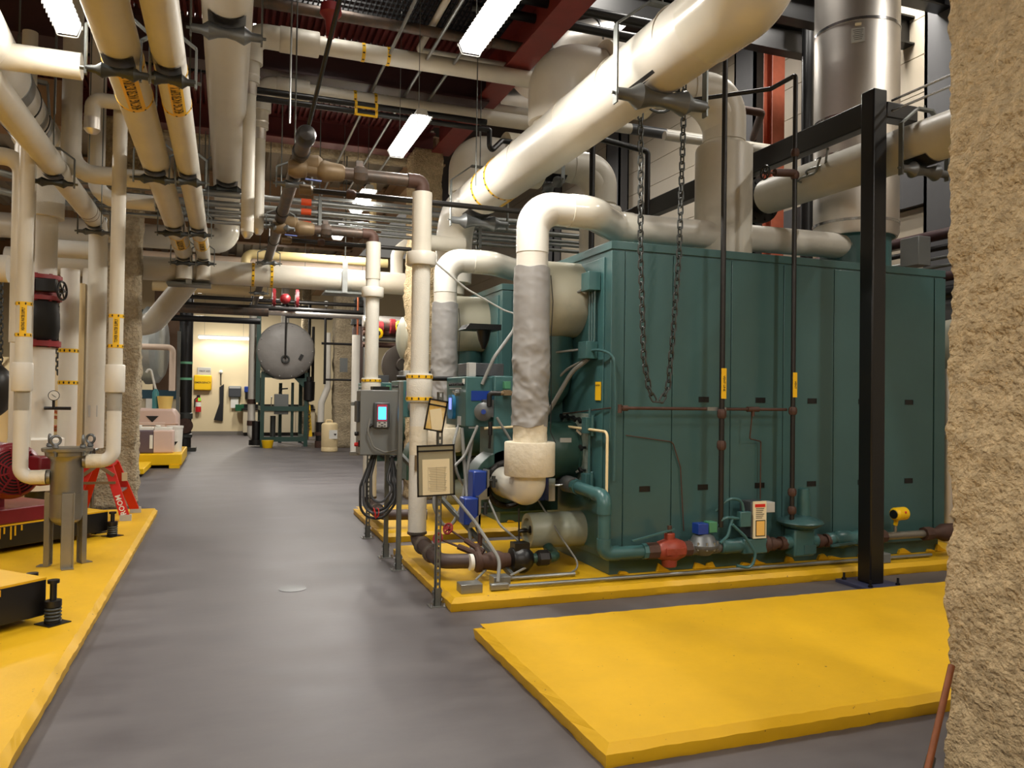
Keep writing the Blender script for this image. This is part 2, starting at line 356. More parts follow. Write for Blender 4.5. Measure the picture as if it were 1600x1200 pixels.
def lumpy(name, label, cat, x0, x1, y0, y1, z0, z1, amp, ma, n=.09, seed=3):
    # a sprayed-on coating: gridded faces pushed out by noise
    from mathutils import noise
    mb = MB(); cx = (x0+x1)/2; cy = (y0+y1)/2
    per = []; nx = max(2, int((x1-x0)/n)); ny = max(2, int((y1-y0)/n)); nz = max(2, int((z1-z0)/n))
    for i in range(nx): per.append((x0+(x1-x0)*i/nx, y0, 0, -1))
    for i in range(ny): per.append((x1, y0+(y1-y0)*i/ny, 1, 0))
    for i in range(nx): per.append((x1-(x1-x0)*i/nx, y1, 0, 1))
    for i in range(ny): per.append((x0, y1-(y1-y0)*i/ny, -1, 0))
    m_ = len(per); vs = []
    for k in range(nz+1):
        z = z0+(z1-z0)*k/nz
        for (x, y, a, b) in per:
            q = V((x,y,z)); d = V((x-cx, y-cy, 0)).normalized()
            e = noise.noise(q*3.1+V((seed,0,0)))*.55+noise.noise(q*9+V((0,seed,0)))*.38+(abs(noise.noise(q*20))-.2)*.55+noise.noise(q*44)*.2
            vs.append(q+V((a,b,0))*amp*e*.8+d*amp*e*.5 if True else q)
    fs = [(k*m_+i, k*m_+(i+1)%m_, (k+1)*m_+(i+1)%m_, (k+1)*m_+i) for k in range(nz) for i in range(m_)]
    fs.append(tuple(range(m_))[::-1]); fs.append(tuple(range(nz*m_, nz*m_+m_)))
    mb.add(vs, fs); return mb
def column(label, x0, x1, y0, y1, z0, z1, amp, ma, n=.07, seed=3):
    return one('fireproofed_column', label, 'column', lumpy('c', '', '', x0, x1, y0, y1, z0, z1, amp, ma, n, seed), ma, ang=180)
column('tan sprayed fireproofed column in the right foreground, cut by the frame edge', 2.98,3.7,1.7,2.565,0,6.4,.035,FIREP,.02,5)
column('lumpy tan fireproofed column behind the red step ladder', -1.66,-1.16,11.75,12.25,0,5.3,.06,FIREG,.05,9)
column('fireproofed column behind the second boiler grey pipe blanket', 2.6,3.05,11.6,12.1,0,5.35,.05,FIREP,.05,2)
column('far fireproofed column behind the cream barrel', 2.95,3.75,23.2,23.8,0,5.6,.06,FIREG,.09,4)
column('narrow fireproofed column at the far wall right of the tank', 2.35,2.62,27.3,27.6,0,5.6,.05,FIREG,.09,6)
struct('trim_13', lumpy('b','','',-8,2.9,12.25,12.55,5.3,5.6,.05,FIREG,.09,8), FIREG, ang=180)
for i, y in enumerate((16.0,20.5,25.5)): struct('trim_%d' % (14+i), ibeam(MB(), (-8,y,5.3), (3.0,y,5.3), .3, .5), TAN)
struct('trim_17', ibeam(MB(), (3.1,12.2,5.3), (3.1,30.5,5.3), .3, .45), TAN)
def grating(label, x0, x1, y0, y1, z):
    mb = MB(); x = x0
    while x < x1: mb.box(x,x+.008,y0,y1,z,z+.05); x += .052
    y = y0
    while y < y1: mb.box(x0,x1,y,y+.012,z+.03,z+.05); y += .11
    mb.box(x0,x1,y0-.01,y0,z-.02,z+.06).box(x0,x1,y1,y1+.01,z-.02,z+.06)
    return one('floor_grating', label, 'grating', mb, BLACK)
grating('open steel floor grating nearest the camera overhead, left of the first light', -1.2,2.86,6.4,8.5,5.7)
grating('open steel floor grating overhead behind the upper cross pipes', -3.4,2.86,9.62,10.7,5.7)
# ------------------------------------------------------------------ painted concrete pads
def pad(name, label, x0, x1, y0, y1, h=.1):
    c = .035; mb = MB()
    def ring(d, z): return [(x0+d,y0+d,z),(x1-d,y0+d,z),(x1-d,y1-d,z),(x0+d,y1-d,z)]
    # subdivided edges with small chips
    def loop(d, z, j):
        out = []; P = ring(d, z)
        for i in range(4):
            a = V(P[i]); b = V(P[(i+1)%4]); n = max(2, int((b-a).length/.06))
            for k in range(n): out.append(a+(b-a)*k/n+V((rnd.uniform(-j,j),rnd.uniform(-j,j),rnd.uniform(-j,j)*.6)))
        return out
    rnd.seed(hash(label) % 1000 if False else len(label)); n0 = None; L = []
    for d, z, j in ((.012,0,.004),(.004,.02,.004),(0,h-.035,.004),(c,h,.0035)):
        l = loop(d, z, j)
        # equalise counts
        if n0 is None: n0 = len(l)
        while len(l) > n0: l.pop()
        while len(l) < n0: l.append(l[-1]+V((1e-4,0,0)))
        L.append(l)
    vs = [p for l in L for p in l]; fs = []
    for q in range(len(L)-1):
        for i in range(n0): fs.append((q*n0+i, q*n0+(i+1)%n0, (q+1)*n0+(i+1)%n0, (q+1)*n0+i))
    fs.append(tuple(range((len(L)-1)*n0, len(L)*n0))); mb.add(vs, fs)
    return one(name, label, 'pad', mb, YEL, ang=25)
pad('concrete_pad', 'empty yellow painted concrete pad in the right foreground', 1.55,6.4,3.02,4.93)
pad('concrete_pad', 'yellow painted concrete pad under the near green boiler', 1.57,7.6,5.55,7.69)
pad('concrete_pad', 'yellow painted concrete pad under the second boiler, behind the control cabinet', 1.6,7.6,8.34,10.5)
pad('concrete_pad', 'long yellow painted pad on the left under the pumps and strainer', -6.5,-.81,1.0,10.97)
# ------------------------------------------------------------------ lamps
def fixture(label, c, along='y', L=1.22, w=.2, power=70, rod=None, up=6.4, drawn=True):
    c = V(c); a = V((0,1,0)) if along == 'y' else V((1,0,0)); s = V((1,0,0)) if along == 'y' else V((0,1,0)); z = V((0,0,1))
    t = T('strip_light', label, 'light', (c.x,c.y,c.z-.05), 'ceiling strip lights')
    h = L/2; t.part('housing', MB().prism([c-a*h+s*x+z*y for x,y in ((-w*.32,0.0),(w*.32,0.0),(w*.22,.06),(-w*.22,.06))], a*L), LIGHTG)
    t.part('lens', MB().prism([c-a*(h-.02)+s*x+z*y for x,y in ((-w*.5,-.002),(-w*.34,-.07),(w*.34,-.07),(w*.5,-.002))], a*(L-.04)), LENS, label='glowing white lens')
    g = MB()
    for e in (-1,1):
        for q in (1.0,.72,.45): g.add([], []); g.tube([c+a*e*h+s*x*q+z*y*q for x,y in ((-w*.52,0),(-w*.36,-.078),(w*.36,-.078),(w*.52,0))], .004, .01, 6, 2)
    n = int(L/.06)
    for k in range(n+1):
        for e in (-1,1): g.bar(c-a*h+a*L*k/n+s*e*w*.53-z*.004, c-a*h+a*L*k/n+s*e*w*.53-z*.024, .012, .003, up=s)
    t.part('lattice', g, LIGHTG)
    r = MB()
    for e in (-.38,.38): r.cyl(c+a*L*e+z*.06, c+a*L*e+z*(up-c.z), .004, seg=6)
    t.part('hanger_rod', r, GALVD)
    ld = bpy.data.lights.new('lamp', 'AREA'); ld.shape = 'RECTANGLE'; ld.size = w*.6; ld.size_y = L*.95; ld.energy = power; ld.color = (1.0,.95,.87); ld.spread = PI
    lo = bpy.data.objects.new('lamp', ld); COL.objects.link(lo); lo.parent = t.o; lo.location = V((0,0,-.03))
    if along == 'x': lo.rotation_euler = (0,0,PI/2)
    return t
fixture('bright strip light at top centre beside the red beam', (1.75,5.25,4.35))
fixture('bright strip light over the aisle, second along the row', (1.75,8.1,4.35))
fixture('third strip light along the aisle row, above the cross conduits', (1.75,11.1,4.35))
fixture('fourth strip light along the aisle row, farthest and partly hidden', (1.75,13.2,4.35))
fixture('strip light at top left beside the first overhead pipe', at(106,38,Y=5.6)-V((0,.61,0)), w=.16, power=14)
fixture('strip light across the aisle above the large far cross pipe', at(522,428,Y=14.4), 'x', 1.35, .24, 70)
fixture('wall strip light glowing on the cream far wall', at(350,527,Y=30.3), 'x', 1.75, .2, 14, up=5.8)
OUT = [((-.4,-.4,4.4),85,'above the camera'),((-4.6,-1.6,4.6),110,'behind the camera at left'),((0.2,-2.0,4.6),110,'behind the camera'),((5.2,-1.6,4.8),120,'behind the camera at right'),((5.0,1.6,5.2),50,'right of the foreground column'),((-4.4,4.6,4.6),70,'left of the pump bases'),((-4.0,9.2,4.6),70,'left of the tan column'),((-3.9,14.6,4.6),60,'over the chemical corner'),((1.7,17.6,4.4),60,'over the far aisle'),((1.2,21.4,4.9),60,'before the round tank'),((-3.4,20.0,4.6),50,'over the far left counter'),((1.0,27.6,4.9),110,'behind the round tank'),((-.9,27.0,4.9),130,'before the cream far wall'),((6.4,12.6,8.2),110,'over the second boiler'),((6.0,19.0,7.6),90,'beyond the boilers'),((7.7,3.2,6.8),80,'high by the right wall'),((7.7,8.2,7.9),130,'high beside the stack'),((5.2,7.6,7.9),90,'high over the near boiler'),((1.0,7.4,6.25),30,'above the near grating'),((0.2,10.2,6.25),30,'above the far grating')]  # lamps added as unseen fill light; the grating pair gives the specks showing through
for q, pw, wh in OUT:
    fixture('added strip light out of the picture, '+wh, q, power=pw, L=2.4 if q[1] < 0 else 1.22, up=9 if q[0] > 3.2 else 6.4)
# ------------------------------------------------------------------ boilers
def boiler(dy, near):
    Y0 = 5.89; Y1 = 7.24; X0 = 3.03; X1 = 6.76; ZT = 2.92
    t = T('steam_boiler', 'large green boiler cabinet nearest the camera behind the gas train', 'boiler', (4.9,6.56,.1), 'green boilers')
    t.part('base_frame', MB().box(X0+.02,X1-.02,Y0+.03,Y1-.03,.1,.24), GREEN, bevel=.004)
    t.part('casing', MB().box(X0,X1,Y0,Y1,.22,ZT-.06), GREEN, bevel=.006)
    cap = MB().box(X0-.012,X1+.012,Y0-.014,Y1+.014,ZT-.07,ZT); t.part('top_cap', cap, GREEN, bevel=.004)
    sp = MB()
    for k in range(14): xx = X0+.1+k*.27+.05*((k*7)%5); sp.prism([(xx,Y0+.0,.105),(xx+.1+.03*(k%3),Y0+.0,.105),(xx+.07,Y0+.0,.125+.01*(k%4)),(xx+.02,Y0+.0,.13+.014*((k*3)%4))],(0,.035,0))
    t.part('paint_splashes', sp, YEL, label='yellow paint splashes along the foot')
    # side panels with seams and recessed pulls
    xs = [3.15,3.62,4.22,4.79,5.37,5.95,6.62]
    for a, b in zip(xs[:-1], xs[1:]):
        p = t.part('side_panel', MB().box(a+.004,b-.004,Y0-.012,Y0,.3,ZT-.085), GREEN, bevel=.003)
        hx = {3.15:3.36,3.62:3.94,4.22:4.54,4.79:5.12,5.37:5.72,5.95:6.3}[a]
        for z in (1.59,.82):
            if a == 3.15 and z > 1: continue
            k = MB().box(hx-.052,hx+.052,Y0-.016,Y0-.004,z-.024,z-.019).box(hx-.052,hx+.052,Y0-.016,Y0-.004,z+.019,z+.024).box(hx-.052,hx-.046,Y0-.016,Y0-.004,z-.024,z+.024).box(hx+.046,hx+.052,Y0-.016,Y0-.004,z-.024,z+.024)
            h = t.part('recessed_pull', MB().box(hx-.047,hx+.047,Y0-.0135,Y0-.009,z-.02,z+.02), BLACK, p); 
            t.part('pull_rim', k, BLACK, p)
    t.part('corner_trim', MB().box(X0-.008,3.145,Y0-.016,Y0,.24,ZT-.085), GREEN, bevel=.003)
    t.part('corner_trim', MB().box(6.63,X1+.008,Y0-.016,Y0,.24,ZT-.085), GREEN, bevel=.003)
    # front wall (faces the aisle, -X)
    t.part('front_panel', MB().box(X0-.014,X0,Y0+.12,Y1-.12,.28,ZT-.12), GREEN2, bevel=.004)
    yc = 6.62
    t.part('drum_head', MB().lathe((X0,yc,2.49), (-1,0,0), [(0,.345),(.4,.345),(.45,.325),(.5,.22),(.52,0)], 40), DRUM, label='beige lagged drum head')
    t.part('downcomer', MB().lathe((2.86,6.74,2.25), (0,0,-1), [(0,.19),(.45,.19),(.62,.15),(.72,.07),(.74,0)], 24), GREEN2)
    t.part('lower_drum', MB().lathe((X0,6.42,.415), (-1,0,0), [(0,.155),(.5,.155),(.53,.15),(.53,.11),(.5,.1),(.5,0)], 32), BEIGE, label='beige jacketed lower drum')
    hh = MB().ball((2.56,6.42,.415), .075, (1,0,0), .5).bar((2.5,6.34,.415),(2.5,6.5,.415),.03,.02).cyl((2.5,6.42,.415),(2.42,6.42,.415),.018,seg=8); t.part('handhole_cover', hh, BLACK)
    # burner mounting plate with knobs
    pl = t.part('burner_plate', MB().box(X0-.04,X0-.012,6.22,7.02,.78,1.45), mat('scorched_plate', (96,112,104), .45, c2=(150,160,150), vs=5), bevel=.004)
    for y, z in ((6.3,1.39),(6.42,1.4),(6.56,1.41),(6.7,1.41),(6.27,1.15),(6.27,.95),(6.5,.82),(6.75,.82)):
        t.part('latch_knob', MB().cyl((X0-.04,y,z),(X0-.085,y,z),.012,seg=8).obox((X0-.09,y,z),(1,0,0),(0,.8,.6),(0,-.6,.8),.012,.028,.014), BLACK, pl)
    for z in (1.35,.86):
        t.part('hinge', MB().box(X0-.1,X0-.01,6.14,6.24,z-.07,z+.07).cyl((X0-.05,6.12,z-.09),(X0-.05,6.12,z+.09),.016,seg=10), GREEN2, bevel=.003)
    t.part('hinge_pin', MB().cyl((X0-.05,6.18,.7),(X0-.05,6.18,1.5),.012,seg=8), GREEN2)
    th = t.part('burner_throat', MB().lathe((X0-.03,6.62,1.1), (-1,0,0), [(0,.29),(.025,.29),(.03,.265),(.42,.265),(.43,.2)], 36), DGREEN)
    t.part('rating_plate', MB().obox((2.84,6.375,1.2),(1,0,0),(0,0,1),(0,-1,.25),.055,.03,.004), LIGHTG, th)
    t.part('gasket_clip', MB().bar((2.96,6.4,1.3),(2.99,6.36,1.26),.02,.02).bar((2.96,6.4,.92),(2.99,6.36,.95),.02,.02), CHROME, th)
    # burner body, blower volute and cabinet
    t.part('burner_body', MB().box(2.3,2.99,6.78,7.2,.95,1.78), GREEN2, bevel=.01)
    bp = t.part('blower_housing', MB().prism([(2.12+0*k,0,0) for k in ()] or [(2.48+.37*math.cos(a), 6.78, .77+.34*math.sin(a)) for a in [PI*k/24 for k in range(25)]]+[(2.11,6.78,.53),(2.95,6.78,.53),(2.95,6.78,.77)], (0,.3,0)), DGREEN, bevel=.006)
    t.part('warning_sticker', MB().obox((2.2,6.9,.985),(.62,0,.7),(0,1,0),(-.7,0,.62),.03,.025,.003), mat('sticker_red_white', (214,150,140), .5), bp)
    lv = MB().torus((2.43,6.75,.79),(0,1,0),.2,.026,36,8)
    for k in range(12):
        a = 2*PI*k/12; q = V((2.43+.2*math.cos(a),6.73,.79+.2*math.sin(a))); lv.cyl(q-V((0,.01,0)),q+V((0,.03,0)),.014,seg=6)
    t.part('inlet_ring', lv, BLACKP)
    t.part('linkage', MB().cyl((2.2,6.7,.92),(2.4,6.88,.98),.008,seg=6).cyl((2.22,6.6,.92),(2.22,6.85,.92),.02,seg=8).obox((2.22,6.72,.82),(1,0,0),(0,1,0),(0,0,1),.012,.03,.12), BLACK)
    cb = t.part('control_panel', MB().box(2.05,2.36,6.85,7.52,1.31,1.77), GREEN2, bevel=.008)
    u = V((0,-1,0)); w = V((0,0,1))                   # the panel's face looks along -X
    def onface(y, z): return V((2.05,y,z))
    t.part('keypad_display', MB().prism([onface(7.36,1.41)+V((0,0,0)), onface(7.36,1.56), onface(7.33,1.6), onface(7.21,1.6), onface(7.18,1.56), onface(7.18,1.41), onface(7.21,1.37), onface(7.33,1.37)], (-.03,0,0)), CYAN, cb)
    t.part('screen', MB().box(2.017,2.022,7.23,7.31,1.46,1.57), VIOL, cb)
    kb = MB()
    for y in (6.93,6.99,7.05,7.11,7.17,7.23,7.3,7.37): kb.cyl((2.05,y,1.7),(2.03,y,1.7),.014,seg=8)
    t.part('indicator_row', kb, BLACK, cb)
    t.part('selector_knob', MB().cyl((2.05,7.07,1.62),(2.01,7.07,1.62),.03,seg=12).bar((2.0,7.1,1.63),(2.0,7.02,1.61),.02,.02), CHROME, cb)
    t.part('name_strip', MB().box(2.046,2.05,7.0,7.4,1.655,1.668), LIGHTG, cb)
    t.part('info_sticker', MB().box(2.046,2.05,7.0,7.11,1.32,1.4), LIGHTG, cb); t.part('info_sticker', MB().box(2.046,2.05,6.9,6.96,1.7,1.75), WHITEP, cb)
    t.part('side_lettering', MB().box(2.1,2.3,6.845,6.85,1.55,1.64), BLUE, cb, label='blue painted patch')
    t.part('top_box', MB().box(2.1,2.45,6.95,7.3,1.78,1.9), GREYD, bevel=.005); t.part('relay_box', MB().box(2.09,2.16,6.9,6.98,1.77,1.9), LIGHTG, bevel=.004)
    # air switch with gas regulator on the panel's near side
    rg = t.part('pressure_switch', MB().box(2.2,2.33,6.79,6.85,1.4,1.56).lathe((2.2,6.79,1.45),(-.3,-1,0),[(0,.075),(.02,.085),(.03,.085),(.045,.06),(.05,.03),(.085,.03)],24), CAST)
    t.part('blue_cap', MB().cyl((2.176,6.705,1.45),(2.17,6.69,1.45),.022,seg=12), BLUE, rg)
    t.part('solenoid_valve', MB().box(2.36,2.43,6.68,6.74,1.6,1.65).cyl((2.33,6.71,1.62),(2.46,6.71,1.62),.022,seg=10), BRASS, bevel=.003)
    t.part('solenoid_coil', MB().box(2.365,2.425,6.68,6.74,1.66,1.73), mat('green_coil', (70,130,96), .4), bevel=.004)
    t.part('pilot_gas_elbow', MB().tube([(2.24,6.74,1.5),(2.24,6.74,1.62),(2.34,6.71,1.62)],.024,.03), BLACKP)
    t.part('pilot_tube', MB().tube([(2.46,6.71,1.62),(2.52,6.71,1.62),(2.52,6.72,1.3)],.007,.02,8), LIGHTG)
    t.part('pilot_line', MB().cyl((2.24,6.7,1.36),(2.24,6.7,1.24),.02,seg=8).cyl((2.24,6.7,1.26),(2.24,6.72,1.12),.012,seg=8), BLACKP)
    return t
B1 = boiler(0, True)
DY = 2.79
dup(B1, (0,DY,0), 'second green boiler, partly hidden behind the nearest one', 'green boilers')
dup(B1, (0,2*DY,0), 'third green boiler farther back behind the fireproofed column', 'green boilers')
# combustion air / recirculation drop with grey blanket
def fgr():
    x, y = 2.39, 6.1; r = .134; yb = 6.62; zt = 3.19
    t = T('recirculation_pipe', 'white elbowed pipe with grey blanket dropping in front of the nearest boiler', 'pipe', (x,y,.6), 'boiler drop pipes')
    t.part('pipe_run', MB().tube([(x,6.76,.815),(x,y,.815),(x,y,zt),(2.95,y,zt),(3.42,yb,3.22),(6.45,yb,3.25),(6.45,yb,2.92)], r, .24, 24, 8), WHITE)
    t.part('top_elbow', MB().sweep(fillet([(x,y,2.8),(x,y,zt),(x+.4,y,zt)], .25, 10), r+.004, 24), BRIGHT, label='glossy white top elbow')
    t.part('offset_elbow', MB().sweep(fillet([(2.72,y,zt),(2.95,y,zt),(3.42,yb,3.22),(3.6,yb,3.222)], .3, 8), r+.01, 24), GLOSSY)
    t.part('end_elbow', MB().sweep(fillet([(6.15,yb,3.247),(6.45,yb,3.25),(6.45,yb,3.0)], .2, 8), r+.006, 24), GLOSSY)
    t.part('bottom_elbow', MB().sweep(fillet([(x,6.72,.815),(x,y,.815),(x,y,1.0)], .2, 10), r+.006, 24), GLOSSY, label='smooth cream bottom elbow')
    sleeve(t, (x,y,.935), (x,y,1.216), .213, DIRTYW, 'wide_jacket', 'wide plaster coated jacket', 40)
    # crumpled plaster between jacket and blanket
    from mathutils import noise
    def crumple(z0, z1, r0, amp, nz, ma, nm, label, fq, taper=1.):
        vs = []; seg = 72
        for k in range(nz+1):
            z = z0+(z1-z0)*k/nz
            for i in range(seg):
                a = 2*PI*i/seg; q = V((math.cos(a)*r0*fq, math.sin(a)*r0*fq, z*fq*.8)); q2 = V((q.x+q.z*.35, q.y-q.z*.25, q.z*1.5)); e = .35*noise.noise(q*.6)+1.3*(.28-abs(noise.noise(q2*.9)))+.7*(.25-abs(noise.noise(q2*2.1+V((4,1,0)))))
                am = amp*(1 if z1 < 2 else min(1, max(.25, (2.35-z)*1.6)) if z < 2.5 else .25); rr = r0*(1+(taper-1)*k/nz)+am*e; edge = .02*noise.noise(V((a*1.3,7,0))) if k in (0,nz) else 0
                vs.append(V((x+math.cos(a)*rr, y+math.sin(a)*rr, z+edge)))
        fs = [(k*seg+i, k*seg+(i+1)%seg, (k+1)*seg+(i+1)%seg, (k+1)*seg+i) for k in range(nz) for i in range(seg)]
        fs += [tuple(range(seg))[::-1], tuple(range(nz*seg,(nz+1)*seg))]
        return t.part(nm, MB().add(vs, fs), ma, label=label, ang=80)
    crumple(1.19, 1.42, .142, .012, 14, DIRTYW, 'plaster_collar', 'crumpled yellowing plaster collar', 14)
    crumple(1.35, 2.675, .153, .022, 120, GREYWRAP, 'insulation_blanket', 'creased grey fabric insulation blanket', 5.2)
    tie = MB().tube([(x+.158,y-.03,2.62),(x+.172,y-.05,2.4),(x+.163,y-.04,2.1),(x+.168,y-.05,1.5),(x+.16,y-.06,1.3),(x+.2,y-.08,1.21)],.004,.05,6); t.part('tie_cord', tie, BLACK)
    return t
R1 = fgr()
dup(R1, (0,DY,0), 'white elbowed pipe with grey blanket dropping in front of the second boiler', 'boiler drop pipes')
# steam risers over the boilers into the header
def riser(i):
    y = 6.7+DY*i; z = 4.66
    lab = ['thick cream steam riser rising from the top of the nearest boiler and arching over','cream steam riser arching up behind the big sloping header over the second boiler','farthest cream steam riser arching left of the sloping header'][i]
    t = T('steam_riser', lab, 'pipe', (4.7,y,2.92), 'steam risers')
    t.part('pipe_run', MB().tube([(4.7,y,2.92),(4.7,y,z),(2.83,y,z),(2.83,y,4.05)], .205, .42, 28, 10), CREAM)
    t.part('riser_jacket', MB().lathe((4.7,y,3.0),(0,0,1),[(0,.285),(1.12,.285),(1.15,.27),(1.155,.2)],32), CREAM)
    t.part('elbow_cover', MB().sweep(fillet([(2.83,y,4.15),(2.83,y,z),(3.28,y,z)],.42,12), .25, 28), WHITE, label='smooth white elbow cover')
    t.part('valve_jacket', MB().lathe((3.3,y,z),(1,0,0),[(0,.335),(.5,.335),(.52,.3),(.53,.2)],32), DIRTYW, label='drum shaped valve jacket')
    t.part('elbow_cover', MB().sweep(fillet([(4.25,y,z),(4.7,y,z),(4.7,y,4.2)],.42,12), .215, 28), CREAM)
    return t
for i in range(2): riser(i)
# the big sloping header
hd = T('steam_header', 'biggest white pipe sweeping across the upper middle over the boilers', 'pipe', (2.83,6.9,3.7))
HR = .243; HZ = 4.0
hp = [(2.83,10.13,3.1),(2.83,10.13,HZ),(2.83,3.68,HZ-.015),(2.83,3.68,6.45)]
hd.part('pipe_run', MB().tube(hp, HR, .5, 48, 14), WHITE)
hd.part('near_elbow', MB().sweep(fillet([(2.83,4.22,HZ-.014),(2.83,3.68,HZ-.015),(2.83,3.68,4.5)], .5, 16), HR+.01, 48), GLOSSY, label='glossy near elbow turning up')
hd.part('far_neck', MB().lathe((2.83,10.13,2.95),(0,0,1),[(0,.15),(.65,.15),(.66,.1)],28), CREAM)
d = V((0,-1,0))
for y in (4.5,5.35,6.2,7.35,9.4): hd.part('seam_band', ringband((2.83,y,HZ), d, HR+.0005, .008, .003, 48), CREAM)
for y in (8.08,8.55): b = hd.part('label_band', ringband((2.83,y,HZ), d, HR+.001, .05, .004, 48), YEL2); hd.part('flow_arrows', arrows((2.83,y,HZ), d, HR+.002, .055, 22), INKB, b)
o = hd.part('label_strip', MB().obox((2.83+HR*.34,8.315,HZ-HR*.945),d,(.945,0,.34),(.34,0,-.945),.21,.035,.004), YEL2)
for y, lab in ((4.78,'large roller hanger cradling the big horizontal header nearest the camera'),(9.0,'roller hanger under the big header near its far end')): roller_hanger((2.83,y,HZ), HR, 'y', 6.4, lab, CAST, 'header roller hangers', .36)
roller_hanger((4.0,9.49,4.66), .205, 'x', 6.4, 'roller hanger under the second steam riser arm', CAST, 'header roller hangers')
# stainless stack on its green stub
st = T('exhaust_stack', 'large stainless steel exhaust stack rising behind the black post', 'stack', (6.42,6.72,2.92))
st.part('base_stub', MB().lathe((6.42,6.72,2.92),(0,0,1),[(0,.36),(.42,.36),(.44,.4),(.47,.4)],40), GREEN2, label='green base stub')
st.part('stack_wall', MB().lathe((6.42,6.72,3.36),(0,0,1),[(0,.42),(.04,.435),(.5,.435),(1.05,.435),(5.9,.435)],64), STEEL, ang=30)
for z in (3.5,4.22,4.62,5.6,7.0): st.part('seam_band', ringband((6.42,6.72,z),(0,0,1),.435,.03,.006,64), CHROME)
a0 = math.radians(228); q = V((6.42+.438*math.cos(a0), 6.72+.438*math.sin(a0), 5.42)); nn = V((math.cos(a0),math.sin(a0),0)); tt = V((-nn.y,nn.x,0))
lb = st.part('data_label', MB().obox(q, tt, nn, (0,0,1), .065,.003,.075), LIGHTG); st.part('small_tag', MB().obox(q+V((0,0,.115)), tt, nn,(0,0,1),.03,.003,.015), PAPER)
ln = MB()
for k in range(6): ln.obox(q+nn*.0035+V((0,0,.055-.02*k)), tt, nn, (0,0,1), .05-.006*(k%3), .0008, .003)
st.part('printed_lines', ln, INK, lb)
# black frame: post, beam, stub
fr = T('steel_pipe_frame', 'black square steel post and overhead beam standing beside the near boiler', 'frame', (5.26,5.3,0))
fr.part('base_plate', MB().box(5.06,5.46,5.1,5.5,0,.03), mat('blue_grey_plate', (54,58,84), .5), bevel=.003)
ab = MB()
for sx in (-1,1):
    for sy in (-1,1): ab.cyl((5.26+sx*.15,5.3+sy*.15,.03),(5.26+sx*.15,5.3+sy*.15,.09),.01,seg=8).cyl((5.26+sx*.15,5.3+sy*.15,.03),(5.26+sx*.15,5.3+sy*.15,.048),.02,seg=6)
fr.part('anchor_bolts', ab, BLACK)
fr.part('post', MB().box(5.185,5.335,5.225,5.375,.03,4.3), BLACK, bevel=.012)
fr.part('beam', MB().box(5.2,5.33,5.36,10.6,4.0,4.22), BLACK, bevel=.012)
fr.part('stub_beam', MB().box(5.33,5.68,5.22,5.36,4.06,4.2), BLACK, bevel=.01)
# red columns and dark verticals near the right wall
for x0, y0, lab in ((8.3,10.6,'red painted steel column near the right wall beside the black vent pipe'),(8.3,16.4,'farther red steel column near the right wall behind the chain')):
    c_ = at(1217,150,Y=y0) if y0 < 12 else at(1017,240,Y=y0)
    one('red_column', lab, 'column', MB().box(c_.x-.14,c_.x+.1,y0-.02,y0,0,9).box(c_.x-.14,c_.x+.1,y0+.2,y0+.22,0,9).box(c_.x-.03,c_.x-.01,y0,y0+.2,0,9), ORED)
c_ = at(1262,150,Y=9.0); pipe1('vertical_pipe', 'thick black vertical pipe left of the stainless stack', [(c_.x,9.0,0),(c_.x,9.0,9)], .085, BLACK, seg=20)
c_ = at(1278,150,Y=9.6); one('wood_upright', 'narrow tan fireproofed upright beside the black vertical pipe', 'post', MB().box(c_.x-.05,c_.x+.06,9.6,9.75,0,9), FIREG)
# big cream pipe running to the right with its hanger
wp = pipe('cream_header', 'cream insulated pipe crossing in front of the stainless stack to the right column', [(5.6,7.15,3.85),(5.6,2.6,3.8)], .19, CREAM, seg=28)
wp.part('end_flange', flange(MB(), (5.6,7.3,3.83), (0,1,0), .25, .06, 10).cyl((5.6,7.1,3.83),(5.6,7.45,3.83),.15), BLACKP)
wp.part('hook_valve', MB().tube([(5.6,7.35,3.83),(5.45,7.5,3.83),(5.45,7.5,3.5)],.03,.05).cyl((5.45,7.5,3.5),(5.45,7.5,3.38),.05,seg=10), BLACKP)
roller_hanger((5.6,5.08,3.827), .19, 'y', 4.15, 'roller hanger carrying the cream pipe right of the black post', CAST, 'frame roller hangers', w=.26)
lp = MB().tube([(5.3,5.9,3.98),(5.45,6.1,3.9),(5.3,6.3,3.86),(5.9,6.3,3.86)],.012,.06,8).tube([(5.3,6.0,3.92),(5.42,6.2,3.84),(5.3,6.4,3.8),(5.9,6.4,3.8)],.012,.06,8); one('cable_loop','grey cable loop hanging under the black beam','cable',lp,GALV)
for z, lab in ((4.24,'upper of two thin bright tubes running right from the black post top'),(4.15,'lower of two thin bright tubes running right from the black post top')):
    pipe1('thin_tube', lab, [(5.36,5.2,z-.04),(5.36,2.2,z-.04)], .011, CHROME, seg=8)
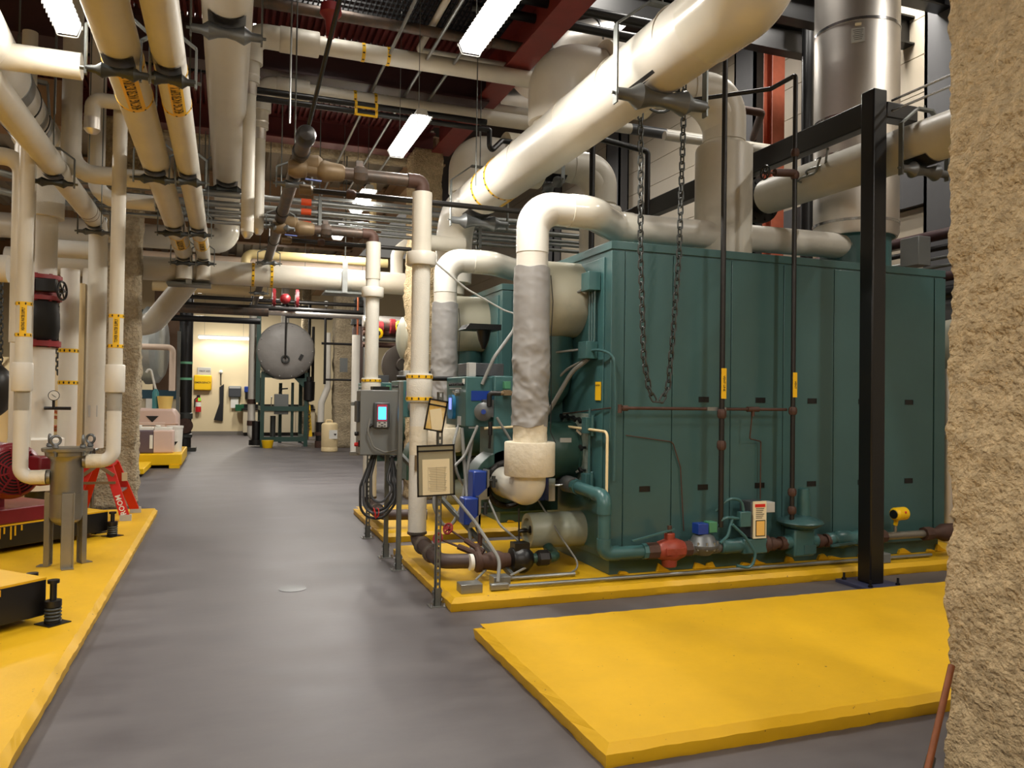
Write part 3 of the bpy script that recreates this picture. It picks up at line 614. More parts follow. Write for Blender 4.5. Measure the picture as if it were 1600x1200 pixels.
# dark pipe rack beyond the boiler at right
for i, (py, r, ma, lab) in enumerate(((372,.07,MAROOND,'dark red steel channel behind the boiler at far right'),(392,.035,BLACKP,'upper black pipe of the rack behind the boiler at far right'),(407,.022,GALV,'upper grey conduit of the rack behind the boiler at far right'),(420,.022,GALV,'lower grey conduit of the rack behind the boiler at far right'),(437,.06,MAROOND,'lower dark red channel behind the boiler at far right'),(462,.09,BLACK,'lowest black duct behind the boiler at far right'))):
    a_ = at(1440,py,X=8.3); pipe1('rack_pipe', lab, [(8.3,a_.y+4,a_.z-.02),(8.3,3.5,a_.z)], r, ma, seg=10)
jb = at(1430,397,X=8.0); one('junction_box','grey electrical box on the dark pipe rack right of the stack','box',MB().box(jb.x-.1,jb.x+.1,jb.y-.14,jb.y+.14,jb.z-.16,jb.z+.2),GREYB,bevel=.01)
vb = at(1484,555,X=7.6); one('white_tank_end','pale jacketed vessel glimpsed between the boiler and the right column','tank',MB().lathe((7.9,vb.y,vb.z),(-1,0,0),[(0,.4),(.3,.4),(.42,.28),(.46,0)],28),DRUM)
sj = at(1481,640,X=7.3); one('steel_jacket_pipe','shiny jacketed riser glimpsed right of the near boiler','pipe',MB().lathe((7.3,sj.y,0),(0,0,1),[(0,.1),(1.2,.1),(1.21,.115),(1.25,.115),(1.26,.1),(1.95,.1)],20),STEEL)
one('red_bracket_frame','dark red steel bracket standing behind the stack','bracket',MB().bar((7.4,7.6,3.5),(7.4,7.6,4.2),.1,.1,up=(1,0,0)).bar((7.4,7.6,4.15),(7.0,7.3,4.15),.1,.1),MAROON)
# chain loop
def chain(label, pts, L=.082, r=.0075):
    P = fillet(pts, .2, 10); seg = []; tot = 0; mb = MB(); D = [0]
    for a, b in zip(P[:-1], P[1:]): tot += (b-a).length; D.append(tot)
    n = int(tot/(L*.74))
    for i in range(n):
        s = (i+.5)*tot/n; k = max(j for j in range(len(D)-1) if D[j] <= s); e = P[k]+(P[k+1]-P[k])*((s-D[k])/max(1e-6,D[k+1]-D[k])); d = (P[k+1]-P[k]).normalized()
        d, u, w = frame(d); q = u if i % 2 else w
        path = [e+d*(L/2-.011)*sg*1+q*.0 for sg in (1,)]
        loop = [e+d*((L/2-.012)*c_)+q*(.011*s_) for c_, s_ in ((1,-1),(-1,-1))]
        ring = []
        for j in range(12):
            a = 2*PI*j/12; ring.append(e+d*(math.cos(a)*L*.25+L*.25*(1 if math.cos(a) > 0 else -1))+q*math.sin(a)*L*.27)
        mb.sweep(ring+[ring[0]], r, 5, caps=False)
    return one('hanging_chain', label, 'chain', mb, CASTD)
def zz(px,py): return at(px,py,Y=5.6)
chain('long hanging chain loop in front of the near boiler side', [zz(1001,175),zz(1001,400),zz(1006,560),zz(1015,612),zz(1029,636),zz(1044,605),zz(1052,520),zz(1061,400),zz(1070,130)])
cw = zz(1035,135); one('chain_wheel','iron chain wheel above the hanging chain loop beside the header hanger','wheel',handwheel(MB(), (cw.x,cw.y+.05,cw.z), (0,1,.1), .19, .012),CASTD)
# vent pipes in front of the boiler
v1 = pipe('vent_pipe','black vent pipe with yellow tag dropping in front of the boiler, left of the pair',[(3.99,5.68,.5),(3.99,5.68,6.2)],.023,BLACKP,seg=14)
for z in (1.2,1.47): v1.part('union', MB().lathe((3.99,5.68,z-.04),(0,0,1),[(0,.03),(.02,.04),(.06,.04),(.08,.03)],8), RUST)
t_ = v1.part('label_band', MB().box(3.965,4.015,5.652,5.656,1.6,1.86), YEL2, label='yellow pipe label'); v1.part('lettering', text('VENT LINE',(3.992,5.652,1.73),(0,0,-1),(1,0,0),.028), INKB, t_)
v2 = pipe('vent_pipe','black vent pipe reaching the round gas regulator, right of the pair',[(4.72,5.66,.5),(4.72,5.66,4.5),(4.72,6.0,4.5),(4.1,6.6,4.5)],.021,BLACKP,R=.03,seg=14)
for z in (.62,.78,1.5,3.6,3.8): v2.part('union', MB().lathe((4.72,5.66,z-.035),(0,0,1),[(0,.028),(.02,.038),(.05,.038),(.07,.028)],8), RUST)
t_ = v2.part('label_band', MB().box(4.698,4.742,5.632,5.636,1.62,1.84), YEL2, label='yellow pipe label'); v2.part('lettering', text('VENT',(4.722,5.632,1.73),(0,0,-1),(1,0,0),.028), INKB, t_)
g = v2.part('gate_valve', MB().cyl((4.72,5.66,3.62),(4.5,5.66,3.6),.035,seg=10).cyl((4.55,5.66,3.6),(4.4,5.66,3.59),.012,seg=8), RUST); v2.part('hand_wheel', handwheel(MB(), (4.4,5.66,3.59), (1,0,0), .06, .008), BLACK, g)
hp_ = pipe('sensing_pipe','brown horizontal sensing pipe across the boiler side between the vent pipes',[(3.03,5.72,1.51),(4.7,5.72,1.51)],.014,RUST,seg=10)
hp_.part('tee', MB().cyl((4.28,5.72,1.51),(4.4,5.72,1.51),.024,seg=10).cyl((4.34,5.72,1.52),(4.34,5.72,1.45),.016,seg=8).cyl((3.05,5.72,1.51),(3.1,5.72,1.51),.024,seg=10).cyl((3.03,5.72,1.47),(3.03,5.72,1.54),.018,seg=8), RUST)
hp_.part('clip', MB().box(3.86,4.05,5.7,5.74,1.495,1.525), GALV)
pipe1('copper_sensing_line','thin brown sensing line falling from the tee to the gas actuator',[(4.34,5.73,1.46),(4.34,5.76,1.25),(4.52,5.84,1.22),(4.52,5.84,.7)],.006,RUST,R=.02,seg=6)
pipe1('sensing_line','thin brown line looping down the boiler corner panel to the red valve',[(3.16,5.85,1.28),(3.62,5.86,1.22),(3.7,5.86,1.0),(3.74,5.86,.45)],.005,RUST,R=.05,seg=6)
pipe1('sensing_tube','thin brown tube crossing the boiler front wall to the corner',[(2.99,6.95,1.42),(2.99,6.2,1.48),(3.02,5.86,1.51)],.006,RUST,R=.02,seg=6)
# gas train
GY = 5.7; GZ = .33
gt = T('gas_pipe','green gas pipe turning down the boiler front corner to the gas train','pipe',(2.89,GY,.2))
gt.part('pipe_run', MB().tube([(2.89,6.5,.82),(2.89,GY,.79),(2.89,GY,GZ),(3.32,GY,GZ)],.052,.1,20), GREEN2)
gt.part('elbow_fitting', MB().sweep(fillet([(2.89,5.86,.795),(2.89,GY,.79),(2.89,GY,.65)],.08,6),.06,20), GREEN2); gt.part('elbow_fitting', MB().sweep(fillet([(2.89,GY,.45),(2.89,GY,GZ),(3.02,GY,GZ)],.08,6),.06,20), GREEN2)
for a, b, r in (((2.89,6.2,.81),(2.89,6.26,.81),.068),((3.24,GY,GZ),(3.3,GY,GZ),.066)): gt.part('union_nut', MB().cyl(a,b,r,seg=8), GREEN2)
bv = T('butterfly_valve','ribbed grey butterfly valve joining the green gas pipe to the burner','valve',(2.89,6.4,.72)); bv.part('body', MB().lathe((2.89,6.3,.815),(0,1,0),[(0,.06),(.02,.072),(.04,.06),(.06,.072),(.08,.06),(.1,.075),(.16,.075),(.17,.05),(.3,.05)],20), CAST); bv.part('shaft', MB().cyl((2.7,6.38,.81),(2.89,6.38,.815),.012,seg=8).box(2.66,2.72,6.32,6.42,.68,.88), CHROME)
one('blue_actuator','blue actuator at the right of the white elbow, beside the gas valve','actuator',MB().prism([(2.58,6.5,.66),(2.7,6.5,.66),(2.7,6.5,.8),(2.64,6.5,.87),(2.58,6.5,.87)],(0,.16,0)),BLUE,'blue actuators',bevel=.01)
for p, lab in ((V((2.08,6.55,.84)),'upper blue actuator left of the burner blower'),(V((1.98,6.47,.62)),'lower blue actuator left of the burner blower, above the pad')):
    t = T('blue_actuator',lab,'actuator',p-V((0,0,.13)),'blue actuators'); t.part('cover', MB().box(p.x-.07,p.x+.055,p.y-.09,p.y+.07,p.z-.13,p.z+.1), BLUE, bevel=.012)
    t.part('mount_bracket', MB().box(p.x+.056,p.x+.075,p.y-.1,p.y+.03,p.z-.12,p.z+.11).prism([(p.x+.075,p.y-.1,p.z-.03),(p.x+.075,p.y-.1,p.z-.14),(p.x-.03,p.y-.1,p.z-.15),(p.x-.02,p.y-.1,p.z-.11)],(0,.012,0)), GALV); t.part('shaft', MB().cyl((p.x+.07,p.y-.02,p.z+.01),(p.x+.17,p.y-.02,p.z+.01),.014,seg=10).cyl((p.x+.14,p.y-.02,p.z-.05),(p.x+.14,p.y-.02,p.z+.05),.02,seg=8), CASTD)
gv = T('lockshield_valve','orange red lubricated plug valve with grey lever on the gas train','valve',(3.5,GY,.2))
gv.part('body', MB().lathe((3.38,GY,GZ),(1,0,0),[(0,.06),(.02,.075),(.06,.085),(.12,.105),(.18,.095),(.22,.08),(.25,.07)],20).cyl((3.5,GY,GZ+.05),(3.5,GY,GZ+.14),.045,seg=12).cyl((3.5,GY,GZ-.14),(3.5,GY,GZ),.06,.075,seg=12).box(3.42,3.6,GY-.1,GY+.02,GZ-.03,GZ+.03), ORANGE, bevel=.006)
gv.part('stem', MB().cyl((3.5,GY,GZ+.14),(3.5,GY,GZ+.2),.02,seg=8), RUST); gv.part('lever', MB().bar((3.54,GY-.01,GZ+.17),(3.12,GY-.05,GZ+.1),.025,.012), GREEN2)
gv.part('union_nut', MB().cyl((3.28,GY,GZ),(3.38,GY,GZ),.07,seg=8).cyl((3.63,GY,GZ),(3.7,GY,GZ),.065,seg=8), RUST)
gr = T('gas_train_pipe','rusty gas train pipe along the foot of the near boiler','pipe',(5.0,GY,.27)); gr.part('pipe_run', MB().cyl((3.3,GY,GZ-.005),(5.75,GY,GZ-.005),.042,seg=16), RUST)
for x in (4.03,4.42,4.5,4.62,5.02,5.12): gr.part('coupling', MB().cyl((x,GY,GZ-.005),(x+.06,GY,GZ-.005),.06,seg=10), RUST if x > 4.4 else GREEN2)
gr.part('union_nut', MB().lathe((4.42,GY,GZ),(1,0,0),[(0,.05),(.02,.075),(.06,.08),(.09,.055)],10), RUST)
so = T('solenoid_gas_valve','round grey solenoid gas valve with blue and green box on top','valve',(3.83,GY,.24))
so.part('body', MB().lathe((3.83,GY,GZ-.06),(0,0,1),[(0,.06),(.04,.1),(.06,.125),(.075,.13),(.09,.13),(.1,.12),(.16,.09),(.18,.05)],24).cyl((3.7,GY,GZ),(3.98,GY,GZ),.055,seg=14), CAST)
bt = MB()
for k in range(10): a = 2*PI*k/10; bt.cyl((3.83+.118*math.cos(a),GY+.118*math.sin(a),GZ-.01),(3.83+.118*math.cos(a),GY+.118*math.sin(a),GZ+.06),.009,seg=6)
so.part('flange_bolts', bt, GALV); so.part('blue_tag_box', MB().box(3.75,3.85,GY-.05,GY+.05,GZ+.12,GZ+.21), BLUE, bevel=.004); so.part('coil_box', MB().box(3.86,3.94,GY-.045,GY+.045,GZ+.13,GZ+.22), mat('green_coil', (70,130,96), .4), bevel=.004)
ac = T('gas_actuator','cream faced gas actuator with red header label on the gas train','actuator',(4.33,GY,.25))
ac.part('valve_body', MB().box(4.2,4.45,GY-.06,GY+.06,GZ-.07,GZ+.06).cyl((4.0,GY,GZ),(4.22,GY,GZ),.062,seg=14), GREEN2, bevel=.012)
hs = ac.part('housing', MB().box(4.27,4.42,GY-.06,GY+.1,GZ+.07,GZ+.38), GREYD, bevel=.005); fc = ac.part('face_plate', MB().box(4.285,4.42,GY-.075,GY-.061,GZ+.065,GZ+.385), PAPER)
ac.part('red_label', MB().box(4.3,4.405,GY-.078,GY-.075,GZ+.335,GZ+.362), REDL, fc); ac.part('yellow_window', MB().box(4.315,4.4,GY-.078,GY-.075,GZ+.09,GZ+.215), mat('warm_label', (236,186,96), .6), fc)
ac.part('label_frame', MB().box(4.308,4.407,GY-.0775,GY-.075,GZ+.215,GZ+.222).box(4.308,4.315,GY-.0775,GY-.075,GZ+.083,GZ+.222).box(4.4,4.407,GY-.0775,GY-.075,GZ+.083,GZ+.222).box(4.308,4.407,GY-.0775,GY-.075,GZ+.083,GZ+.09), INKB, fc)
ln = MB()
for k in range(6): ln.box(4.31,4.395-.01*(k%3),GY-.0778,GY-.075,GZ+.32-.016*k,GZ+.325-.016*k)
ac.part('printed_lines', ln, INK, fc)
ac.part('terminal_block', MB().box(4.43,4.53,GY-.05,GY+.06,GZ+.28,GZ+.37), LIGHTG, bevel=.004); ac.part('green_junction_box', MB().box(4.15,4.26,GY-.08,GY-.02,GZ+.17,GZ+.3), GREEN2, bevel=.006)
for i, (p, lab) in enumerate((([(4.2,GY-.05,GZ+.3),(4.18,GY-.05,GZ+.4),(4.05,GY-.05,GZ+.42),(3.97,GY+.02,GZ+.3)],'green conduit arching from the gas actuator box down to the boiler wall'),([(4.15,GY-.05,GZ+.24),(4.0,GY-.05,GZ+.26),(3.97,GY,GZ+.17),(3.9,GY,GZ+.17)],'green conduit from the actuator junction box to the solenoid valve'),([(4.1,GY-.04,GZ+.26),(4.02,GY-.08,GZ+.1),(3.93,GY-.1,GZ+.05)],'second green conduit sloping from the junction box to the solenoid flange'),([(4.06,GY-.09,GZ+.2),(4.17,GY-.11,GZ+.1),(4.28,GY-.12,GZ-.05),(4.24,GY-.12,GZ-.18),(4.1,GY-.1,GZ-.15)],'green conduit looping below the gas actuator'))):
    pipe1('flexible_conduit', lab, p, .013, GREEN2, 'conduit', R=.08, seg=8)
rg = T('gas_regulator','green gas regulator with wide round diaphragm and upright spring tube','regulator',(4.85,GY,.2))
rg.part('body', MB().box(4.73,4.95,GY-.07,GY+.07,GZ-.12,GZ+.12).cyl((4.66,GY,GZ),(5.03,GY,GZ),.06,seg=14), GREEN2, bevel=.015); rg.part('diaphragm_case', MB().lathe((4.85,GY,GZ+.11),(0,0,1),[(0,.06),(.02,.14),(.05,.19),(.065,.2),(.08,.19),(.11,.12),(.13,.05)],36), GREEN)
rg.part('spring_tube', MB().lathe((4.88,GY,GZ+.22),(0,0,1),[(0,.062),(.2,.055),(.25,.05),(.26,.04)],20), GREEN2); rg.part('name_plate', MB().box(4.83,4.96,GY-.078,GY-.07,GZ-.1,GZ-.02), GREEN, bevel=.002)
bl = T('ball_valve','green ball valve with flat lever right of the gas regulator','valve',(5.3,GY,.25)); bl.part('body', MB().lathe((5.14,GY,GZ),(1,0,0),[(0,.05),(.03,.065),(.08,.06),(.1,.075),(.18,.085),(.26,.07),(.3,.06),(.36,.075),(.4,.07)],18), GREEN2); bl.part('lever', MB().bar((5.4,GY-.09,GZ-.02),(5.1,GY-.1,GZ-.035),.02,.02), GREEN)
fm = T('flow_meter','bare steel gas pipe with yellow flow transmitter right of the black post','meter',(6.1,GY,.25)); fm.part('pipe_run', MB().cyl((5.74,GY,GZ),(6.34,GY,GZ),.037,seg=16), STRN)
fm.part('reducer', MB().lathe((6.33,GY,GZ),(1,0,0),[(0,.055),(.07,.06),(.08,.045),(.14,.05),(.22,.085),(.45,.085)],18), RUST); fm.part('inlet_union', MB().cyl((5.74,GY,GZ),(5.82,GY,GZ),.06,seg=8), RUST); fm.part('outlet_union', MB().cyl((6.3,GY,GZ),(6.38,GY,GZ),.065,seg=8), RUST)
hd_ = fm.part('transmitter_head', MB().lathe((5.88,GY-.05,GZ+.21),(1,.15,0),[(0,.045),(.02,.062),(.15,.062),(.17,.045)],20).cyl((5.95,GY-.02,GZ+.17),(5.95,GY,GZ+.1),.02,seg=8), YELP); fm.part('display_window', MB().lathe((5.878,GY-.0503,GZ+.21),(-1,-.15,0),[(0,.042),(.006,.04)],20), BLACK, hd_); fm.part('red_cap', MB().cyl((5.97,GY-.075,GZ+.23),(5.98,GY-.1,GZ+.23),.012,seg=8), REDL, hd_)
fm.part('stem', MB().cyl((5.95,GY,GZ+.03),(5.95,GY,GZ+.15),.016,seg=10), STRN)
cbx = T('outlet_box','grey conduit box lying on the boiler pad right of the black post','box',(5.75,5.66,.1)); cbx.part('box', MB().box(5.52,5.8,5.6,5.72,.1,.19), GREYB, bevel=.008); cbx.part('lead', MB().tube([(5.75,5.62,.16),(5.68,5.64,.3),(5.66,5.66,.42)],.008,.05,8), CONDG)
pipe1('floor_conduit','silver conduit running along the front of the near boiler pad',[(2.06,5.7,.125),(6.4,5.7,.125)],.016,GALV,'conduit',seg=10)
pipe1('white_drain_tube','cream tube bending down the boiler front corner to the pad',[(2.2,6.75,1.3),(2.9,6.74,1.33),(2.985,5.85,1.31),(2.985,5.85,.4)],.012,SAND,R=.05,seg=10)
# boiler front electrical conduits
fx = 3.0
jb = T('junction_box','green junction box high on the near boiler front with vertical conduits','box',(2.96,6.13,2.5)); jb.part('box', MB().box(2.9,3.01,6.06,6.22,2.52,2.68), GREEN2, bevel=.004)
jb2 = T('junction_box','lower grey green junction box on the near boiler front above the yellow label','box',(2.96,6.19,1.9)); jb2.part('box', MB().box(2.9,3.01,6.1,6.27,1.93,2.08), GREEN2, bevel=.004)
for i in range(3): pipe1('vertical_conduit',['left','middle','right'][i]+' green vertical conduit on the near boiler front corner',[(2.98,6.21-.05*i,2.08),(2.98,6.21-.05*i,2.52)],.012,GREEN,'conduit',seg=8)
for i in range(4): pipe1('header_conduit',['top','second','third','lowest'][i]+' green conduit running along the near boiler front above the drum',[(2.99,6.22,2.66-.035*i),(2.99,7.1,2.66-.035*i)],.011,GREEN,'conduit',seg=8)
for p, r, lab in (([(2.95,6.2,1.93),(2.9,6.5,1.85),(2.75,6.75,1.6),(2.6,6.85,1.3)],.012,'thinner grey flexible conduit curving down from the lower junction box'),([(2.95,6.16,1.93),(2.88,6.35,1.82),(2.75,6.5,1.5),(2.6,6.65,1.2)],.02,'thicker ribbed grey conduit curving down from the lower junction box'),([(2.95,6.3,2.02),(2.8,6.6,2.0),(2.6,6.9,2.06)],.01,'thin grey conduit leaving the lower junction box to the left'),([(2.95,6.22,2.56),(2.8,6.4,2.46),(2.6,6.6,2.42)],.012,'dark grey conduit drooping across the lagged drum end'),([(2.96,6.1,2.0),(2.96,5.95,2.0),(3.03,5.83,1.95),(3.05,5.83,1.6),(3.05,5.84,.9)],.012,'green conduit bending round the boiler corner and down')):
    pipe1('flexible_conduit', lab, p, r, GREEN if 'green' in lab else CONDG, 'conduit', R=.25, seg=8)
yl = T("caution_label","small yellow caution label on the near boiler front","label",(3.01,6.08,1.57)); k_ = yl.part("label_card", MB().box(3.005,3.012,6.03,6.13,1.57,1.73),YEL2)
yl.part("lettering", text("CAUTION",(3.004,6.08,1.7),(0,-1,0),(0,0,1),.02), INKB, k_)
# ------------------------------------------------------------------ things along the aisle edge
def strut_post(label, x, y, h, ma=GALVD, slotted=True, w=.041, round_=False, foot='bent', z0=0):
    t = T('strut_post', label, 'post', (x,y,z0), 'strut posts'); mb = MB(); k = w/2; th = .0035
    if slotted:
        # channel with a slotted web facing the camera
        z = z0+.01; mb.box(x-k,x-k+th,y-k,y+k,z,h).box(x+k-th,x+k,y-k,y+k,z,h)
        mb.box(x-k,x-.007,y-k,y-k+th,z,h).box(x+.007,x+k,y-k,y-k+th,z,h); q = z
        while q < h: mb.box(x-.007,x+.007,y-k,y-k+th,q,min(h,q+.022)); q += .05
    else: mb.box(x-k,x+k,y-k,y+k,z0+.01,h)
    t.part('channel', mb, ma, bevel=0 if slotted else .008)
    f = MB().box(x-.065,x+.065,y-.055,y+.055,z0,z0+.008); t.part('foot_plate', f, GALV)
    cl = MB().box(x-k-.006,x+k+.006,y-k-.006,y-k-.001,z0+.005,z0+.14).box(x-k-.006,x-k-.001,y-k-.006,y+k,z0+.005,z0+.14).box(x+k+.001,x+k+.006,y-k-.006,y+k,z0+.005,z0+.14); t.part('post_bracket', cl, GALVD)
    b = MB()
    for q in ((x-.05,y-.04),(x+.05,y-.04)): b.cyl((q[0],q[1],z0+.008),(q[0],q[1],z0+.03),.011,seg=6)
    for q in (.05,.11): b.cyl((x-k-.018,y,z0+q),(x-k-.005,y,z0+q),.012,seg=6).cyl((x+k+.005,y,z0+q),(x+k+.018,y,z0+q),.012,seg=6)
    t.part('bolts', b, CHROME); return t
strut_post('slotted strut post nearest the camera, holding the document sleeves', 1.52,5.76,1.62)
strut_post('smooth strut post right of the control cabinet, second from the camera', 1.49,7.05,1.72, slotted=False, w=.043)
strut_post('smooth strut post behind the control cabinet cables, third from the camera', 1.485,7.62,1.6, slotted=False, w=.043)
strut_post('farthest slotted strut post, short, under the control cabinet', 1.49,8.7,1.1)
br = T('strut_braces','diagonal and cross strut braces between the aisle posts','brace',(1.6,6.5,.12))
br.part('diagonal_brace', MB().bar((1.62,7.6,1.0),(2.2,5.95,.14),.035,.035), GALVD); br.part('cross_strut', MB().bar((1.12,7.6,1.02),(1.62,7.6,1.02),.035,.035), GALV); br.part('cross_strut', MB().bar((1.12,7.6,1.5),(1.62,7.6,1.5),.035,.035), GALV)
# control cabinet
cc = T('control_cabinet','grey control cabinet with a small lit screen, hung on struts by the aisle','cabinet',(1.33,7.6,1.03))
cx0, cx1, cy0, cy1, cz0, cz1 = 1.175,1.545,7.33,7.6,1.03,1.63
cc.part('enclosure', MB().box(cx0,cx1,cy0+.02,cy1,cz0,cz1), GREYB, bevel=.006); cc.part('door', MB().box(cx0-.004,cx1+.004,cy0,cy0+.018,cz0-.004,cz1+.004), GREYB, bevel=.006)
for z in (1.12,1.22): cc.part('push_button', MB().lathe((cx0-.005,cy0+.1,z),(-1,0,0),[(0,.02),(.03,.02),(.035,.015)],12), REDL if z < 1.2 else BLACK)
cc.part('side_window', MB().box(cx0-.03,cx0,cy0+.06,cy0+.2,1.33,1.53), GREYD, bevel=.004); cc.part('latch', MB().box(cx0-.012,cx0,cy0+.03,cy0+.05,1.1,1.16), BLACK)
md_ = cc.part('meter_unit', MB().box(1.29,1.44,cy0-.05,cy0,1.28,1.52), GREYD, bevel=.012); sc = cc.part('screen_bezel', MB().box(1.318,1.412,cy0-.055,cy0-.05,1.345,1.5), mat('screen_red_bezel', (196,70,90), .4), md_)
cc.part('lit_screen', MB().box(1.328,1.402,cy0-.058,cy0-.055,1.36,1.478), LBLUE, md_, label='lit blue screen'); cc.part('keypad', MB().box(1.318,1.412,cy0-.055,cy0-.05,1.288,1.34), LIGHTG, md_)
kk = MB()
for x, z in ((1.34,1.33),(1.39,1.33),(1.365,1.315),(1.34,1.3),(1.39,1.3),(1.365,1.294)): kk.box(x-.01,x+.01,cy0-.058,cy0-.055,z-.004,z+.004)
cc.part('keys', kk, INKB, md_); cc.part('cable_gland', MB().cyl((1.28,cy0-.03,1.31),(1.25,cy0-.03,1.29),.014,seg=8), BLACK, md_)
cc.part('beacon_base', MB().box(1.3,1.46,7.42,7.56,cz1,cz1+.04), BLACK); 
one('meter_cable','grey cable hanging from the lit meter down the cabinet door','cable',MB().tube([(1.26,cy0-.03,1.37),(1.235,cy0-.04,1.25),(1.29,cy0-.03,1.1),(1.4,cy0-.02,1.05),(1.56,cy0,1.08)],.007,.08,8),CONDG)
for i, (dx, b, ma, lab) in enumerate(((0,.46,RUBBER,'outermost black cable loop hanging under the control cabinet'),(.03,.5,GREYD,'second dark cable loop hanging under the control cabinet'),(.06,.53,RUBBER,'third black cable loop hanging under the control cabinet'),(.1,.6,GREYD,'inner dark cable loop hanging under the control cabinet'))):
    one('cable_loop', lab, 'cable', MB().sweep(fillet([(1.33+dx*.3,7.5,1.03),(1.2+dx,7.45,.72+dx),(1.2+dx,7.42,b),(1.4,7.38,b-.06+dx*.2),(1.52-dx*.2,7.36,b+.1),(1.54-dx,7.38,.78),(1.5,7.45,1.0)],.13,6),.0125,8), ma, 'cable loops under the cabinet')
one('cable_tie','red tie bundling the cable loops under the cabinet','tie',MB().torus((1.33,7.4,.47),(1,0,.2),.05,.006,16,6).torus((1.35,7.4,.47),(1,.3,-.2),.045,.005,16,6),REDL)
# pouches
def sleeve_holder(lab, c, w, h, tilt, ma, dark=BLACK):
    c = V(c); u = V((math.cos(tilt),0,-math.sin(tilt))); z = V((math.sin(tilt),0,math.cos(tilt))); n = V((0,-1,0))
    t = T('document_sleeve', lab, 'sleeve', c-z*h/2); t.part('backing', MB().obox(c,u,n,z,w/2,.003,h/2), ma); b = MB(); e = .006
    b.obox(c+n*.005+z*(h/2-e),u,n,z,w/2,.003,e).obox(c+n*.005-z*(h/2-e),u,n,z,w/2,.003,e).obox(c+n*.005+u*(w/2-e),u,n,z,e,.003,h/2).obox(c+n*.005-u*(w/2-e),u,n,z,e,.003,h/2).obox(c+n*.005+z*(h/2-.045),u,n,z,w/2,.003,e)
    t.part('black_edging', b, dark); return t, c, u, n, z
p_ = at(681,735,Y=5.71)
t, c, u, n, z = sleeve_holder('clear document sleeve with black edging and a typed sheet, on the nearest post', (p_.x,5.71,p_.z), .29,.385,-.03,SLEEVE)
sh = t.part('paper_sheet', MB().obox(c+n*.006-z*.05+u*.0,u,n,z,.105,.001,.135), PAPER, label='cream typed sheet'); ln = MB()
for k in range(15): ln.obox(c+n*.0078+z*(.02-.0125*k)+u*.012,u,n,z,.07-.004*(k%4),.0004,.0016)
for k in range(3): ln.obox(c+n*.0078+z*(-.06)+u*(-.062+.065*k),u,n,z,.0007,.0004,.088)
t.part('typed_lines', ln, mat('faint_ink', (150,142,120), .8), sh)
p_ = at(681,649,Y=5.715)
t, c, u, n, z = sleeve_holder('tilted yellowed document pouch above the larger sleeve', (p_.x,5.715,p_.z), .15,.24,.17,YPAPER)
t.part('folded_map', MB().obox(c+n*.006-z*.03+u*.01,(u*.94+z*.3).normalized(),n,(z*.94-u*.3).normalized(),.045,.001,.08), PAPER)
# boiler feed lines that drop beside the aisle
def feed(lab, lab2, y, near):
    x = 1.65; t = T('feed_pipe', lab, 'pipe', (x,y,.2), 'aisle drop pipes'); zt = 3.55
    t.part('pipe_run', MB().cyl((x,y,.34),(x,y,zt-.1),.083,seg=24), CLOTH)
    t.part('upper_jacket', MB().cyl((x,y,2.9 if near else 3.0),(x,y,zt-.1),.09,seg=24), CREAM); sleeve(t,(x,y,2.78),(x,y,2.9),.135,WHITE,'collar_jacket'); sleeve(t,(x,y,1.53),(x,y,1.79),.118,CLOTH,'canvas_sleeve')
    for z in (1.56,1.76): b = t.part('label_band', ringband((x,y,z),(0,0,1),.119,.03,.003,28), YEL2); t.part('flow_arrows', arrows((x,y,z),(0,0,1),.119,.035,12,-1), INKB, b)
    t.part('bare_run', MB().tube([(x,y,zt-.12),(x,y,zt),(1.2,y,zt),(.58,y,zt)],.055,.08,20), IRON); t.part('elbow_fitting', MB().sweep(fillet([(x,y,zt-.12),(x,y,zt),(x-.14,y,zt)],.08,8),.066,20), RUST)
    vb = t.part('ball_valve', MB().lathe((.82,y,zt),(-1,0,0),[(-.12,.06),(-.1,.075),(0,.085),(.05,.095),(.09,.085),(.12,.06),(.2,.06),(.21,.075),(.3,.09),(.36,.06)],18), BRASS); t.part('blue_lever', MB().bar((.74,y-.03,zt-.1),(.6,y-.05,zt-.1),.03,.012), BLUE, vb)
    t.part('union_fitting', MB().lathe((1.02,y,zt),(1,0,0),[(0,.065),(.03,.085),(.09,.085),(.12,.065)],8).box(1.04,1.1,y-.03,y+.03,zt,zt+.12), IRON)
    t.part('peeling_patch', MB().lathe((x,y,1.05),(0,0,1),[(0,.084),(.26,.0845)],24), DIRTYW)
    if near: t.part('stained_patch', MB().obox((x-.03,y-.08,.98),(1,0,0),(0,1,0),(0,0,1),.02,.006,.07), BRASS)
    t.part('grooved_elbow', MB().tube([(x,y,.4),(x,y,.27),(x,y-.85,.25),(2.14,y-.95,.25)],.06,.1,20,8), mat('dark_grooved_pipe', (70,56,52), .5, metal=.2, var=.12))
    t.part('grooved_coupling', MB().lathe((x,y-.2,.265),(0,-1,0),[(0,.06),(.01,.08),(.05,.08),(.06,.06)],20), IRON); t.part('grooved_coupling', MB().lathe((x,y-.52,.258),(0,-1,0),[(0,.06),(.01,.08),(.05,.08),(.06,.06)],20), IRON); t.part('grooved_coupling', MB().lathe((x,y,.36),(0,0,-1),[(0,.06),(.01,.09),(.03,.09),(.05,.06)],20), IRON)
    return t
f1 = feed('tall cream insulated drop pipe nearest the camera beside the document sleeves','',7.0,True)
f2 = feed('tall cream insulated drop pipe behind the control cabinet','',9.55,False)
bd = T('blowdown_line','rusty valve line with black union from the drop pipe to the lower drum','pipe',(2.1,6.05,.19))
y = 6.05
